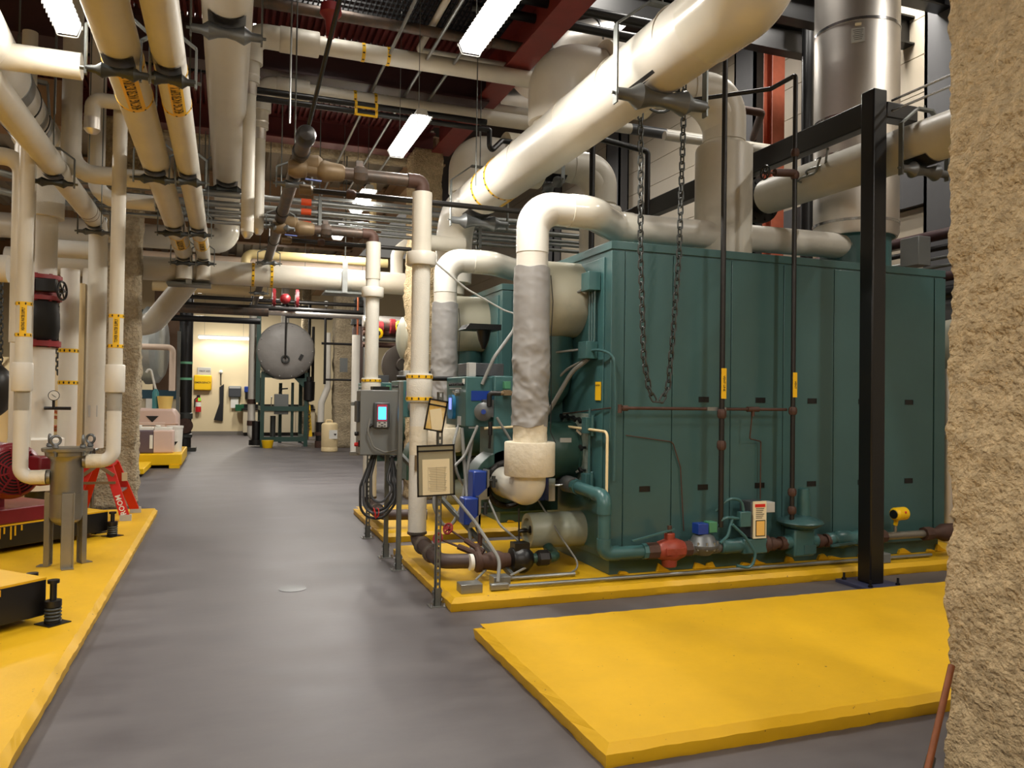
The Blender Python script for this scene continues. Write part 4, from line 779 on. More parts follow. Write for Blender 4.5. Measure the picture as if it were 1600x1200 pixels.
bd.part('rusty_reducer', MB().lathe((1.9,y,.25),(1,0,0),[(0,.065),(.02,.085),(.05,.085),(.06,.06),(.12,.07),(.2,.085),(.26,.06),(.36,.055)],18), RUST); bd.part('white_gasket', MB().cyl((1.86,y,.25),(1.89,y,.25),.066,seg=18), WHITEP)
bd.part('black_valve', MB().lathe((2.2,y,.25),(1,0,0),[(0,.06),(.02,.1),(.06,.1),(.09,.115),(.13,.115),(.16,.1),(.2,.06)],14).box(2.23,2.36,y-.06,y+.06,.18,.39), BLACK)
bd.part('outlet_pipe', MB().tube([(2.36,y,.25),(2.62,y,.25),(2.66,6.2,.25),(2.66,6.38,.3)],.042,.08,16), DGREEN); bd.part('union_nut', MB().lathe((2.44,y,.25),(1,0,0),[(0,.05),(.02,.068),(.1,.068),(.12,.05)],8), BLACKP)
bd.part('side_valve', MB().cyl((1.95,y+.0,.3),(1.95,y+.1,.36),.03,seg=10).cyl((1.98,y+.1,.36),(1.98,y+.1,.46),.02,seg=8), RUST); bd.part('red_hand_wheel', handwheel(MB(), at(700,826,Y=6.3), (-.8,-.6,.4), .042, .010), REDV); bd.part('valve_stem', MB().cyl(at(700,826,Y=6.3),(1.99,6.08,.32),.009,seg=6).cyl(at(700,826,Y=6.3).lerp(V((1.99,6.08,.32)),.5),(1.99,6.08,.32),.025,seg=8), RUST)
bd.part('red_hand_wheel', handwheel(MB(), at(684,841,Y=6.3), (-.8,-.6,.4), .042, .010), REDV); bd.part('valve_stem', MB().cyl(at(684,841,Y=6.3),(1.95,6.08,.3),.009,seg=6).cyl(at(684,841,Y=6.3).lerp(V((1.95,6.08,.3)),.5),(1.95,6.08,.3),.025,seg=8), RUST)
wi = MB().bar((2.3,6.08,.36),(2.3,6.1,.66),.012,.012); one('support_rod','thin black rod standing behind the black blowdown valve','rod',wi,BLACK)
one('outlet_box','small galvanized electrical box lying on the near pad corner','box',MB().box(1.68,1.85,5.66,5.79,.1,.17),GALV,bevel=.004)
cf = T('conduit_fitting','conduit elbow fitting at the start of the silver floor conduit','fitting',(1.95,5.7,.1)); cf.part('body', MB().box(1.92,2.07,5.67,5.72,.105,.155), GALV, bevel=.008); cf.part('box', MB().box(1.98,2.12,5.78,5.9,.1,.18), GALV, bevel=.004)
pipe1('pad_conduit','silver conduit crossing the near pad behind the floor conduit',[(2.1,5.95,.125),(2.75,5.95,.125)],.016,GALV,'conduit',seg=8)
for p, r, lab in (([(1.62,6.6,1.02),(1.95,6.2,.55),(2.05,5.85,.3),(2.0,5.74,.15)],.015,'silver conduit slanting from the post brace to the floor fitting'),([(2.04,6.5,.5),(2.06,6.3,.3),(2.05,6.1,.2),(1.85,5.85,.15)],.01,'grey cable from the lower blue actuator to the outlet box'),([(2.15,6.5,.72),(2.2,6.3,.5),(2.35,6.1,.35),(2.4,6.0,.22),(2.15,5.88,.16)],.01,'grey cable from the upper blue actuator to the conduit fitting'),([(2.64,6.5,.66),(2.72,6.2,.4),(2.85,6.05,.16),(2.7,5.95,.125)],.008,'thin grey cable from the right blue actuator over the lower drum'),([(1.8,6.9,1.1),(1.75,6.8,.6),(1.85,6.7,.36),(1.98,6.7,.6),(2.1,6.8,1.2)],.017,'ribbed flexible conduit hanging in a U beside the nearest post'),([(2.0,6.8,1.3),(2.02,6.7,.8),(1.98,6.4,.3),(2.0,6.1,.16)],.017,'ribbed flexible conduit dropping behind the typed sheet sleeve'),([(2.06,7.1,1.33),(1.95,6.9,1.15),(1.95,6.8,.9),(2.1,6.9,.7)],.013,'grey flexible conduit below the burner control panel'),([(2.15,6.8,1.32),(2.0,6.7,1.05),(1.85,6.6,.95),(1.8,6.6,.7)],.013,'grey flexible conduit looping left below the control panel'),([(2.3,6.7,1.4),(2.5,6.7,1.1),(2.6,6.75,1.0)],.012,'grey conduit from the pressure switch down to the blower'),([(2.2,6.84,1.7),(2.3,6.8,1.95),(2.5,6.85,2.2),(2.6,6.9,2.45)],.017,'pale flexible conduit rising from the control panel to the boiler front'),([(2.4,6.7,1.15),(2.7,6.6,1.2)],.02,'purple sleeved hose beside the white plaster collar')):
    pipe1('flexible_conduit', lab, p, r, PURPLE if 'purple' in lab else CONDG, 'conduit', R=.2, seg=8)
pipe1('black_crossbar','black horizontal pipe behind the control panels of the boilers',[(1.55,7.55,1.76),(3.0,7.55,1.76)],.025,BLACK,seg=10)
pipe1('rod_cable','pale cable sagging from the tall drop pipe across to the near boiler',[(1.7,7.0,2.88),(2.1,7.05,2.6),(2.5,7.1,2.42),(2.8,7.1,2.35)],.009,LIGHTG,'cable',R=.4,seg=6)
pg = T('bracket_light','dark hooded lamp bracket on the second boiler behind the grey blanket','lamp',(2.55,7.9,2.15)); pg.part('shade', MB().prism([(2.35,7.9,2.3),(2.75,7.9,2.3),(2.75,7.9,2.36),(2.4,7.9,2.36)],(0,.3,0)), BLACK); pg.part('stem', MB().lathe((2.6,8.05,2.3),(0,0,-1),[(0,.08),(.1,.06),(.2,.02)],12), BLACK)
one('floor_drain','round black floor drain in the aisle','drain',MB().lathe((.53,6.61,.0),(0,0,1),[(0,.11),(.003,.11),(.004,.09)],28),BLACK)
pipe1('rusty_rod','rusty brown rod leaning against the right foreground column',[at(1436,1260,Z=0.02),at(1487,1040,X=2.93)],.014,mat('rusty_rod_iron',(122,68,34),.6,metal=.2,var=.2,vs=20),'rod',seg=10)
one('rod_socket','dark socket sleeve on the rusty leaning rod','sleeve',MB().cyl(at(1440,1242,Z=.05),at(1455,1183,Z=.16),.019,seg=10),CASTD)
# ------------------------------------------------------------------ overhead pipes
def along(p, ax, px, py):
    p = V(p); e = V((0,0,0)); e['xyz'.index(ax)] = 1; v = ray(px,py); w = p-CAM; b = e.dot(v); return p+e*((b*v.dot(w)-e.dot(w))/(1-b*b))
# pair of parallel overhead pipes with bands and roller hangers
def overhead(lab, x, z, r, y0, y1, ma, ys, top, bandy=None, txt=None, hl='', w=None, name='overhead_pipe'):
    t = T(name, lab, 'pipe', (x,y0,z-r), None); t.part('pipe_run', MB().tube([(x,y0,z),(x,y1,z),(x,y1,z-.35)], r, r*1.8, 28, 8), ma)
    if bandy:
        for a, b in bandy:
            bands(t, [(x,a,z),(x,b,z)], (0,1,0), r, .03, 10)
            strip(t, (x,b,z), (x,a,z), (.25,0,-1), r, r*.9, txt)
    for i, y in enumerate(ys): roller_hanger((x,y,z), r, 'y', top, hl % ['nearest the camera','second from the camera','third from the camera','fourth from the camera','farthest'][i], CASTD, 'roller hangers on the overhead pipes', w)
    return t
overhead('left of the pair of cream overhead pipes running away above the left pad', -.62,3.58,.115,1.4,12.3,CREAM,(4.95,7.35,9.8,12.0),6.4,[(5.15,5.75),(10.5,11.2)],'HEATING WATER RETURN','roller hanger %s under the left overhead pipe of the pair',.165)
overhead('right of the pair of cream overhead pipes running away above the left pad', -.38+.02,3.58,.094,1.4,12.3,CREAM,(5.02,7.42,9.86,12.05),6.4,[(5.2,5.8),(10.6,11.3)],'HEATING WATER SUPPLY','roller hanger %s under the right overhead pipe of the pair',.15)
a3 = T('chilled_main','large white overhead pipe at upper centre left, running away and elbowing down','pipe',(-.05,8,4.2)); a3.part('pipe_run', MB().tube([(-.05,1.5,4.41),(-.05,12.9,4.41),(-.05,12.9,3.93),(-3.2,12.9,3.93)],.178,.36,32,10), WHITE)
a3.part('far_elbow', MB().sweep(fillet([(-.05,12.9,4.3),(-.05,12.9,3.93),(-.6,12.9,3.93)],.34,10),.19,28), GLOSSY)
b = a3.part('label_band', ringband((-1.32,12.9,3.93),(1,0,0),.18,.09,.004,28), YEL2); a3.part('flow_arrows', arrows((-1.32,12.9,3.93),(1,0,0),.181,.07,14), INKB, b)
roller_hanger((-.05,5.95,4.41),.178,'y',6.4,'bright roller hanger under the large white pipe, nearest the camera',CAST,'roller hangers on the large white pipe',.24)
roller_hanger((-.05,10.6,4.41),.178,'y',6.4,'roller hanger at the far end of the large white pipe',CASTD,'roller hangers on the large white pipe',.24)
a0 = T('angled_main','cream overhead pipe at far left running away towards the tan column','pipe',(-1.5,8,3.4)); a0.part('pipe_run', MB().tube([(-1.5,1.5,3.6),(-1.5,10.6,3.6),(-1.5,10.6,.9)],.105,.22,28,8), CREAM)
for y in (9.75,9.9,10.2): a0.part('gold_band', ringband((-1.5,y,3.6),(0,1,0),.106,.012,.002,24), BRASS)
roller_hanger((-1.5,7.95,3.6),.105,'y',6.4,'roller hanger on the far left overhead pipe, nearer one',CASTD,'roller hangers on the far left pipe',.17); roller_hanger((-1.5,10.25,3.6),.105,'y',6.4,'roller hanger on the far left overhead pipe, beside the tall drop pipe',CAST,'roller hangers on the far left pipe',.17)
# black steel main with tees
bm = T('black_main','bare dark steel pipe running away under the conduits at upper centre','pipe',(.55,8,3.5)); bm.part('pipe_run', MB().cyl((.55,6.35,3.64),(.55,19.5,3.62),.062,seg=20), IRON)
bm.part('end_cap', MB().lathe((.55,6.45,3.64),(0,-1,0),[(0,.075),(.02,.078),(.12,.078),(.17,.06),(.19,0)],20), BLACKP)
for y in (6.75,9.1,10.9): bm.part('grooved_coupling', MB().lathe((.55,y,3.64),(0,1,0),[(0,.062),(.01,.075),(.08,.075),(.09,.062)],20), BLACKP)
for y, lab in ((7.02,'tee'),(9.55,'tee')): bm.part('tee_fitting', MB().lathe((.55,y,3.6),(1,0,0),[(0,.06),(.08,.085),(.16,.09),(.2,.06)],16), BRASS)
for y, lab in ((7.5,'grey roller hanger nearest on the bare dark pipe'),(9.5,'double cone roller hanger on the bare dark pipe over the conduits'),(12.2,'third roller hanger on the bare dark pipe'),(16.0,'farthest roller hanger on the bare dark pipe')): roller_hanger((.55,y,3.64),.066,'y',6.0,lab,CAST,'roller hangers on the dark pipe',.16)
for y, z, x1, lab in ((7.3,3.445,3.2,'thin dark pipe crossing behind the nearest tall drop pipe'),(9.75,3.44,2.2,'thin dark pipe crossing behind the second drop pipe')):
    t = T('branch_pipe', lab, 'pipe', (1.5,y,z-.03)); t.part('pipe_run', MB().cyl((.6,y,z),(x1,y,z),.026,seg=12), BLACKP); t.part('union', MB().lathe((1.0,y,z),(1,0,0),[(0,.03),(.02,.045),(.07,.045),(.09,.03)],8), RUST); t.part('tee_fitting', MB().lathe((.58,y,z),(1,0,0),[(0,.05),(.1,.05),(.12,.03)],12), BRASS)
# conduit rack
for i, (py, r) in enumerate(((318,.042),(333,.04),(344,.024),(350.5,.024),(360,.026))):
    c = at(500,py,Y=10.5)
    one('rack_conduit', ['top','second','third','fourth','lowest'][i]+' silver conduit of the five crossing the picture centre', 'conduit', MB().cyl((-1.75,10.5,c.z),(6.8,10.5,c.z),r,seg=14), GALV, 'silver conduits on the rack')
    if i in (0,1,3,4): one('conduit_tag', 'orange tag on the '+['top','second','third','fourth','lowest'][i]+' silver conduit', 'tag', MB().lathe((.86,10.5,c.z),(1,0,0),[(0,r+.001),(0,r+.003),(.13,r+.003),(.13,r+.001)],16), ORANGEL, 'orange conduit tags')
ck = T('conduit_rack','vertical strut rack clamping the five silver conduits','rack',(1.1,10.55,3.4)); c0 = at(500,312,Y=10.5).z; c1 = at(500,368,Y=10.5).z; ck.part('strut', MB().box(1.08,1.12,10.44,10.46,c1,c0).box(1.08,1.12,10.54,10.58,c1,c0), GALVD); ck.part('rod', MB().cyl((1.1,10.56,c0),(1.1,10.56,5.7),.008,seg=6), GALVD)
ck2 = dup(ck,(2.2,0,0),'second strut rack clamping the silver conduits, behind the second blanket pipe')
for i,(p, lab) in enumerate((([(-1.75,10.5,at(500,333,Y=10.5).z),(-2.0,10.3,3.95),(-3.4,8.6,3.95)],'upper grey conduit bending away at left behind the far left pipe'),([(-1.75,10.5,at(500,350,Y=10.5).z),(-2.0,10.3,3.75),(-3.4,8.6,3.75)],'lower grey conduit bending away at left behind the far left pipe'))): pipe1('bent_conduit', lab, p, .04, GALV, 'conduit', R=.3, seg=12)
ct = T('cable_ladder','grey ladder track above the silver conduits','track',(1.8,10.9,4.2)); z = at(560,318,Y=10.9).z; ct.part('rails', MB().bar((1.05,10.8,z),(3.2,10.8,z),.02,.04).bar((1.05,11.1,z),(3.2,11.1,z),.02,.04), GALV)
for k in range(12): ct.part('rung', MB().bar((1.1+.18*k,10.8,z),(1.1+.18*k,11.1,z),.02,.02), GALVD)
# upper cross pipes
def cross(lab, y, z, r, pxl, pxr, drop, ma=CREAM, bx=(), cat='pipe', sl=()):
    a = at(pxl[0],pxl[1],Y=y); x0 = a.x; x1 = at(pxr[0],pxr[1],Y=y).x; t = T('cross_pipe', lab, cat, ((x0+x1)/2,y,z-r))
    pts = [(x0,y,z-.5),(x0,y,z),(x1,y,z)] if drop else [(x0,y,z),(x1,y,z)]; t.part('pipe_run', MB().tube(pts, r, r*1.9, 24, 8), ma)
    for px in bx:
        x = at(px[0],px[1],Y=y).x; b = t.part('label_band', ringband((x,y,z),(1,0,0),r,.035,.004,20), YEL2); t.part('flow_arrows', arrows((x,y,z),(1,0,0),r,.04,8), INKB, b)
    for u0, u1 in sl: sleeve(t, (at(u0,90,Y=y).x,y,z), (at(u1,90,Y=y).x,y,z), r*1.4, ma, 'thick_jacket')
    if drop: t.part('elbow_cover', MB().sweep(fillet([(x0,y,z-.3),(x0,y,z),(x0+.35,y,z)],r*2,8),r*1.3,24), ma); t.part('drop_coupling', MB().lathe((x0,y,z-.62),(0,0,1),[(0,r*.72),(.1,r*.74),(.2,r*1.05)],20), STEEL); t.part('drop_run', MB().cyl((x0,y,drop),(x0,y,z-.6),r*.68,seg=18), ma); t.part('drop_tip', MB().lathe((x0,y,drop-.06),(0,0,1),[(0,r*.3),(.04,r*.6),(.2,r*.7)],16), STEEL)
    return t
cross('upper cream pipe crossing near the ceiling with a thick sleeve, elbowing down at left',8.25,5.2,.092,(392,60),(905,130),3.2,CREAM,((567,80),(606,86)),sl=((436,498),))
cross('lower cream pipe crossing near the ceiling, second one down',9.32,5.1,.09,(408,120),(905,190),3.45,CREAM,((554,140),(586,145)),sl=((432,484),))
bp = cross('bare brown iron pipe crossing above the upper cream pipe',7.9,5.38,.055,(330,25),(905,118),None,IRON); x = at(752,96,Y=7.9).x; bp.part('rusty_coupling', MB().lathe((x,7.9,5.38),(1,0,0),[(0,.056),(.01,.07),(.1,.07),(.11,.056)],16), RUST)
bk = cross('upper black pipe of the two crossing under the cream pipes, with yellow tag',9.0,4.92,.036,(382,128),(760,190),None,BLACK); bk2 = cross('lower black pipe of the two crossing under the cream pipes, ending in an offset',8.85,4.78,.032,(382,143),(760,198),None,BLACK)
for t_, y, z in ((bk,9.0,4.92),(bk2,8.85,4.78)):
    for px in (556,588):
        x = at(px,160,Y=y).x; t_.part('label_band', ringband((x,y,z),(1,0,0),.037,.03,.003,14), YEL2)
    xa = at(556,160,Y=y).x; xb = at(588,160,Y=y).x; t_.part('label_strip', MB().box(xa,xb,y-.03,y-.026,z-.05,z-.025), YEL2)
xe = at(760,198,Y=8.85).x; bk2.part('offset_drop', MB().tube([(xe,8.85,4.78),(xe+.04,8.85,4.78),(xe+.04,8.85,4.5),(xe+.25,9.0,4.72),(xe+.9,9.0,4.72)],.032,.05,12), BLACK)
for y, lab in ((7.35,'near black pipe crossing the top edge right of the red beam'),(7.7,'second black pipe crossing the top edge right of the red beam')):
    pipe1('ceiling_pipe', lab, [(2.3,y,5.62),(4.3,y,5.62)], .05, BLACK, seg=12)
wl = at(640,0,Y=6.6); pipe1('white_loop','thin white pipe making a square bend under the grating',[(.9,6.75,5.5),(at(728,8,Y=6.75).x,6.75,5.5),(at(728,8,Y=6.75).x,8.65,5.5),(3.3,8.65,5.5)],.036,WHITE,R=.07,seg=14)
for i, x in enumerate((1.55,1.95,2.25)): pipe1('ceiling_conduit',['left','middle','right'][i]+' of three conduits running away beside the strip lights',[(x,4.5,5.2),(x,14.5,5.2)],.018,GALV,'conduit',seg=8)
sp = T('sprinkler_main','black sprinkler pipe with red head stepping down between the cream cross pipes','pipe',(.9,7.4,4.6)); sp.part('pipe_run', MB().cyl(at(480,205,Y=7.6),at(533,-8,Y=6.2),.02,seg=8), BLACK); q = at(517,8,Y=7.2); sp.part('red_fitting', MB().lathe(q,(0,0,-1),[(0,.09),(.08,.1),(.14,.05),(.3,.035)],14), REDV)
pipe1('hanger_rod','bright threaded rod hanging at upper centre beside the large white pipe',[(.42,6.3,3.7),(.42,6.3,6.4)],.008,GALV,'rod',seg=6)
for i, (px, py, y) in enumerate(((89,60,7.0),(141,170,8.6),(160,265,9.0),(744,250,8.0),(864,20,7.5),(538,250,12.0),(326,270,10.2),(275,120,7.8))):
    c = at(px,py,Y=y); pipe1('hanger_rod', ['long thin rod beside the banded pipe at upper left','white rod holding the elbowed pipe at left','thin rod by the tan column','thin rod in front of the big header','thin rod above the near steam riser elbow','pair rod hanging from the far corrugated deck','thin rod left of the large white pipe','thin rod between the paired overhead pipes'][i], [(c.x,y,c.z-.6 if i not in (3,) else 3.85),(c.x,y,6.4 if y < 12.3 else 5.85)], .006, GALVD, 'rod', seg=6)
# far large cross pipe
fp = T('far_cross_main','large cream pipe crossing the aisle above the far tank','pipe',(.8,12.55,3.2)); z = at(440,432,Y=12.5).z; fp.part('pipe_run', MB().cyl((-2.9,12.5,z),(2.9,12.5,z),.175,seg=28), CREAM)
for px in (395,424): x = at(px,440,Y=12.5).x; b = fp.part('label_band', ringband((x,12.5,z),(1,0,0),.176,.04,.004,24), YEL2); fp.part('flow_arrows', arrows((x,12.5,z),(1,0,0),.177,.045,14), INKB, b)
for px in (296,536): 
    x = at(px,440,Y=12.5).x; h_ = T('saddle_hanger', 'flat strap hanger on the far cream cross pipe, '+('left one' if px < 400 else 'right one under the strip light'), 'hanger', (x,12.5,z-.25), 'strap hangers'); h_.part('strap', MB().box(x-.04,x+.04,12.28,12.29,z-.22,z+.3), GALV); h_.part('plate', MB().box(x-.3,x+.3,12.3,12.7,z-.23,z-.2), GALVD); h_.part('rod', MB().cyl((x,12.3,z+.3),(x,12.3,5.3),.01,seg=6), GALVD)
a_ = at(230,478,Y=12.9); b_ = at(300,432,Y=12.7); pipe1('angled_branch','thick cream pipe slanting down left below the far cross pipe',[(b_.x,12.7,z-.05),(a_.x,13.6,z-.75),(a_.x-1.5,13.6,z-.75)],.17,CREAM,R=.3,seg=24)
yp = at(480,403,Y=13.6); pipe1('yellow_cream_pipe','slender yellowish cream pipe crossing behind the second drop pipe',[(at(384,395,Y=13.6).x,13.6,yp.z-.3),(at(384,395,Y=13.6).x,13.6,yp.z),(2.6,13.6,yp.z)],.075,mat('yellowed_jacket',(226,206,150),.45),R=.12,seg=18)
pk = at(450,418,Y=15); pipe1('pink_cross_pipe','pale pinkish pipe crossing far behind under the corrugated deck',[(-3,15,pk.z),(2.7,15,pk.z)],.13,mat('pinkish_jacket',(222,200,180),.5),seg=18)
for i, (y, px, py, r, ma, lab) in enumerate(((18.0,450,483,.05,BLACKP,'dark far pipe just below the large cream cross pipe'),(18.5,450,489,.07,STEEL,'bright steel far pipe crossing above the tank'),(19.0,460,472,.045,BLACKP,'upper dark far pipe with valves above the tank'),(17.5,300,483,.085,IRON,'brown far pipe crossing in front of the cream far wall'),(22.0,330,499,.08,BLACK,'black far pipe crossing left of the tank'),(16.6,330,452,.09,SAND,'tan far pipe crossing at left above the wall light'))):
    c = at(px,py,Y=y); pipe1('far_cross_pipe', lab, [(-1.4 if i > 2 else -1.2,y,c.z),(.8 if i in (3,4,5) else 3.2,y,c.z)], r, ma, seg=12)
fv = at(446,467,Y=18.2); one('red_valve','red flanged valve on the far pipes above the tank','valve',flange(flange(MB().ball((fv.x,18.2,fv.z),.12),(fv.x-.25,18.2,fv.z),(1,0,0),.22,.06),(fv.x+.25,18.2,fv.z),(1,0,0),.22,.06),REDV)
for i, px in enumerate((612,545,660)):
    pass
pv = at(604,420,Y=11.9); pipe1('thin_upright','slender cream upright pipe between the two drop pipes',[(pv.x,13.2,0),(pv.x,13.2,5.2)],.055,SAND,seg=14)
bb = at(612,432,Y=13.0); pipe1('bent_branch','cream branch pipe bending up behind the nearest drop pipe',[(bb.x,12.6,bb.z-.3),(bb.x,12.6,bb.z+.35),(bb.x+.9,12.2,bb.z+1.0)],.1,CREAM,R=.2,seg=18)
cb = at(685,380,Y=9.9); one('stub_pipe','short cream capped stub beside the second boiler blanket pipe','pipe',MB().lathe((cb.x-.15,9.9,cb.z),(1,0,0),[(0,.06),(.02,.1),(.5,.1)],18),CREAM)
pipe1('black_riser','black vertical pipe in front of the second steam riser',[(at(925,300,Y=8.4).x,8.4,2.6),(at(925,300,Y=8.4).x,8.4,4.7),(at(1012,238,Y=8.4).x,8.4,4.62),(at(1012,238,Y=8.4).x,8.4,2.6)],.035,BLACK,R=.05,seg=12)
hz = at(1050,211,Y=9.6); hz2 = pipe('wall_side_pipe','cream pipe crossing behind the hanging chain above the near boiler',[(2.9,9.6,hz.z),(7.6,9.6,hz.z)],.07,CREAM,seg=16); hz2.part('grey_band', MB().cyl((5.2,9.6,hz.z),(5.75,9.6,hz.z),.072,seg=16), GREYD)
hw_ = at(1230,240,Y=9.2); pipe1('white_plastic_pipe','white pipe with tee passing left of the stack base',[(5.5,9.2,hw_.z),(7.6,9.2,hw_.z)],.06,WHITE,seg=14)
dk = at(1140,168,Y=8.3); pipe1('dark_dogleg','dark pipe bending between the steam riser and the red column',[(4.9,8.3,dk.z),(at(1190,172,Y=8.3).x,8.3,dk.z),(at(1190,172,Y=8.3).x+.7,9.4,dk.z+.1)],.05,RUST,R=.1,seg=12)
# duct above
dt = T('ceiling_duct','bright spiral steel duct above the near steam riser','duct',(3.8,8.6,5.4)); c = at(885,60,Y=9.4); dt.part('duct_run', MB().tube([(c.x-.6,9.4,c.z-.7),(c.x-.1,9.4,c.z-.1),(c.x+.6,9.4,c.z+.15)],.24,.4,24), STEEL); dt.part('seam_band', ringband((c.x+.4,9.4,c.z+.1),(.95,0,.25),.245,.03,.006,24), CHROME)
one('ceiling_fan_duct','dull grey duct end at upper centre right of the cross pipes','duct',MB().lathe(at(775,160,Y=10.4),(1,0,.1),[(0,.2),(.5,.2),(.52,.15)],24),STEEL)
ow = MB()
for k, (y, z) in enumerate(((5.7,5.9),(7.6,6.1),(8.4,6.0),(9.4,6.1))): one('ceiling_joist',['first','second','third','fourth'][k]+' dark steel joist in the high bay above the boilers','joist',ibeam(MB(),(3.2,y,z+.6),(9,y,z+.6),.2,.4),BLACK,'high bay joists')
# ------------------------------------------------------------------ left side: pumps, strainer, drops
R45 = math.sqrt(.5)
def inertia(label, cx, cy, L1, L2, zb, zt, cat='base'):
    # base turned 45 degrees: right corner at (cx, cy), sides run to the left
    e1 = V((-R45,-R45,0)); e2 = V((-R45,R45,0)); c = V((cx,cy,0)); z = V((0,0,1)); t = T('inertia_base', label, cat, c+V((0,0,.1)), 'spring mounted pump bases')
    P = [c, c+e1*L1, c+e1*L1+e2*L2, c+e2*L2]; t.part('steel_frame', MB().prism([p+z*zb for p in P], z*(zt-zb-.012)), BLACK, bevel=.006)
    t.part('concrete_top', MB().prism([p+z*(zt-.014)-(e1+e2)*.01*0 for p in P], z*.014), YEL, label='yellow painted concrete top')
    dr = MB()
    for k, (s, l) in enumerate(((.9,.05),(.96,.09),(1.0,.12),(1.06,.06),(1.1,.1),(.3,.04))): 
        q = c+e1*min(s,L1-.05)+V((R45,-R45,0))*.003; dr.obox(q+z*(zt-.02-l/2), e1, V((R45,-R45,0)), z, .007, .002, l/2)
    t.part('paint_drips', dr, YEL)
    for q in (c+e1*.06+V((R45,-R45,0))*.0, c+e2*.3):
        q = q+V((.09,0,0)) if True else q
        s = t.part('spring_isolator', MB().lathe(q+z*.1,z,[(0,.05),(.02,.05),(.025,.04),(zb+.06-.1,.035)]+[(.05,.05),(.062,.05)][:0]+[(zb+.06-.1+.001,.05),(zb+.1-.1,.05),(zb+.1-.1,.02),(zt-.13,.02),(zt-.13,.035),(zt-.11,.035)],18), BLACK)
        cl = MB()
        for k in range(4): cl.torus(q+z*(.13+.022*k), z, .042, .009, 20, 6)
        t.part('coil_spring', cl, CASTD, s)
        t.part('base_plate', MB().obox(q+z*.104, e1, e2, z, .075,.075,.004), BLACK, s)
    return t
inertia('nearer black spring mounted base with yellow top, cut by the left edge', -1.07,5.76,1.9,1.6,.15,.39)
inertia('farther black spring mounted base with dripped yellow paint under the red pump', -1.13,9.0,2.6,1.7,.15,.36)
# red pump set on the farther base
e1 = V((-R45,-R45,0)); e2 = V((-R45,R45,0)); z = V((0,0,1)); n = V((R45,-R45,0))
pm = T('pump_motor','dark red pump motor with round fan guard on a red frame','pump',V((-2.35,8.55,.36)))
c = V((-2.42,8.32,0)); pm.part('frame_base', MB().obox(c+z*.43, e1, e2, z, .95,.42,.07), RED, bevel=.012); pm.part('pedestal', MB().obox(c+z*.57+e1*.1+e2*.05, e1, e2, z, .55,.3,.08), RED, bevel=.01)
hub = at(23,737,Y=8.0); ax = V((.5,-.86,0)); pm.part('motor_body', MB().lathe(hub-ax*.06,-ax,[(0,.235),(.02,.25),(.1,.25),(.12,.24),(.75,.24),(.8,.2)],36), RED)
fg = pm.part('fan_guard', MB().lathe(hub-ax*.05,ax,[(0,.235),(.05,.22),(.06,.21)],36), RED); gr_ = MB()
d, u, w = frame(ax)
for k in range(6): gr_.torus(hub+ax*.02, ax, .065+.027*k, .0075, 40, 6)
sp_ = MB()
for k in range(8): a = 2*PI*k/8+.2; e = u*math.cos(a)+w*math.sin(a); sp_.bar(hub+ax*.022+e*.03, hub+ax*.022+e*.215, .016, .012, up=ax)
pm.part('dark_opening', MB().cyl(hub+ax*.01,hub+ax*.014,.205,seg=36), INKB, fg); pm.part('guard_rings', gr_, RED, fg); pm.part('guard_spokes', sp_, RED, fg); pm.part('guard_hub', MB().cyl(hub+ax*.012,hub+ax*.03,.06,seg=20), RED, fg)
tb = at(62,735,Y=7.95); pm.part('terminal_box', MB().obox(tb,(R45,R45,0),(R45,-R45,0),z,.06,.09,.13), RED, bevel=.02)
npn = V((.62,-.78,0)); lp = at(43,808,Y=7.75)
pl_ = pm.part('rating_plate', MB().obox(c+z*.43+n*0+(-e2)*.423, e1, e2, z, .24,.004,.045), PAPER, label='cream rating plate'); pm.part('plate_lettering', text('BASE MOUNTED PUMP', c+z*.435-e2*.428, -e1, z, .032), INK, pl_); pm.part('red_logo', MB().torus(c+z*.43-e2*.428-e1*.2, e2, .026,.005,20,6), REDL, pl_)
# strainer vessel
sx, sy = -1.27,7.56
sv = T('strainer_vessel','stainless steel strainer vessel on three legs with eye nuts on its lid','vessel',(sx,sy,.1))
sv.part('shell', MB().lathe((sx,sy,.44),(0,0,1),[(0,.03),(.02,.08),(.05,.115),(.08,.124),(.55,.124),(.57,.13),(.6,.165),(.63,.17)],36), STRN); ld = sv.part('lid', MB().lathe((sx,sy,1.075),(0,0,1),[(0,.19),(.012,.195),(.028,.195),(.032,.185),(.033,0)],36), STRN)
sv.part('band', ringband((sx,sy,.62),(0,0,1),.124,.19,.002,36), STRN)
for a in (-110,-40,20,150):
    a = math.radians(a); q = V((sx+.175*math.cos(a),sy+.175*math.sin(a),1.1)); nt = sv.part('eye_nut', MB().torus(q+z*.075,(math.cos(a+.8),math.sin(a+.8),0),.036,.011,20,8).lathe(q-z*.06,z,[(0,.012),(.03,.012),(.03,.022),(.045,.022),(.045,.012),(.06,.014),(.075,.026),(.1,.02)],10), CAST)
for a, l in ((-75,0),(35,0),(170,0)):
    a = math.radians(a); e = V((math.cos(a),math.sin(a),0)); s = V((-e.y,e.x,0)); q = V((sx,sy,0))+e*.135
    sv.part('leg', MB().obox(q+z*.42,e,s,z,.005,.045,.31).obox(q+z*.42+s*.043,e,s,z,.02,.004,.31).obox(q+z*.42-s*.043,e,s,z,.02,.004,.31).obox(q+e*.03+z*.106,e,s,z,.045,.045,.004), STRN)
sv.part('inlet_stub', MB().cyl((sx-.12,sy,.86),(sx-.2,sy,.86),.062,seg=20).cyl((sx+.12,sy,.99),(sx+.2,sy,.99),.062,seg=20), STRN)
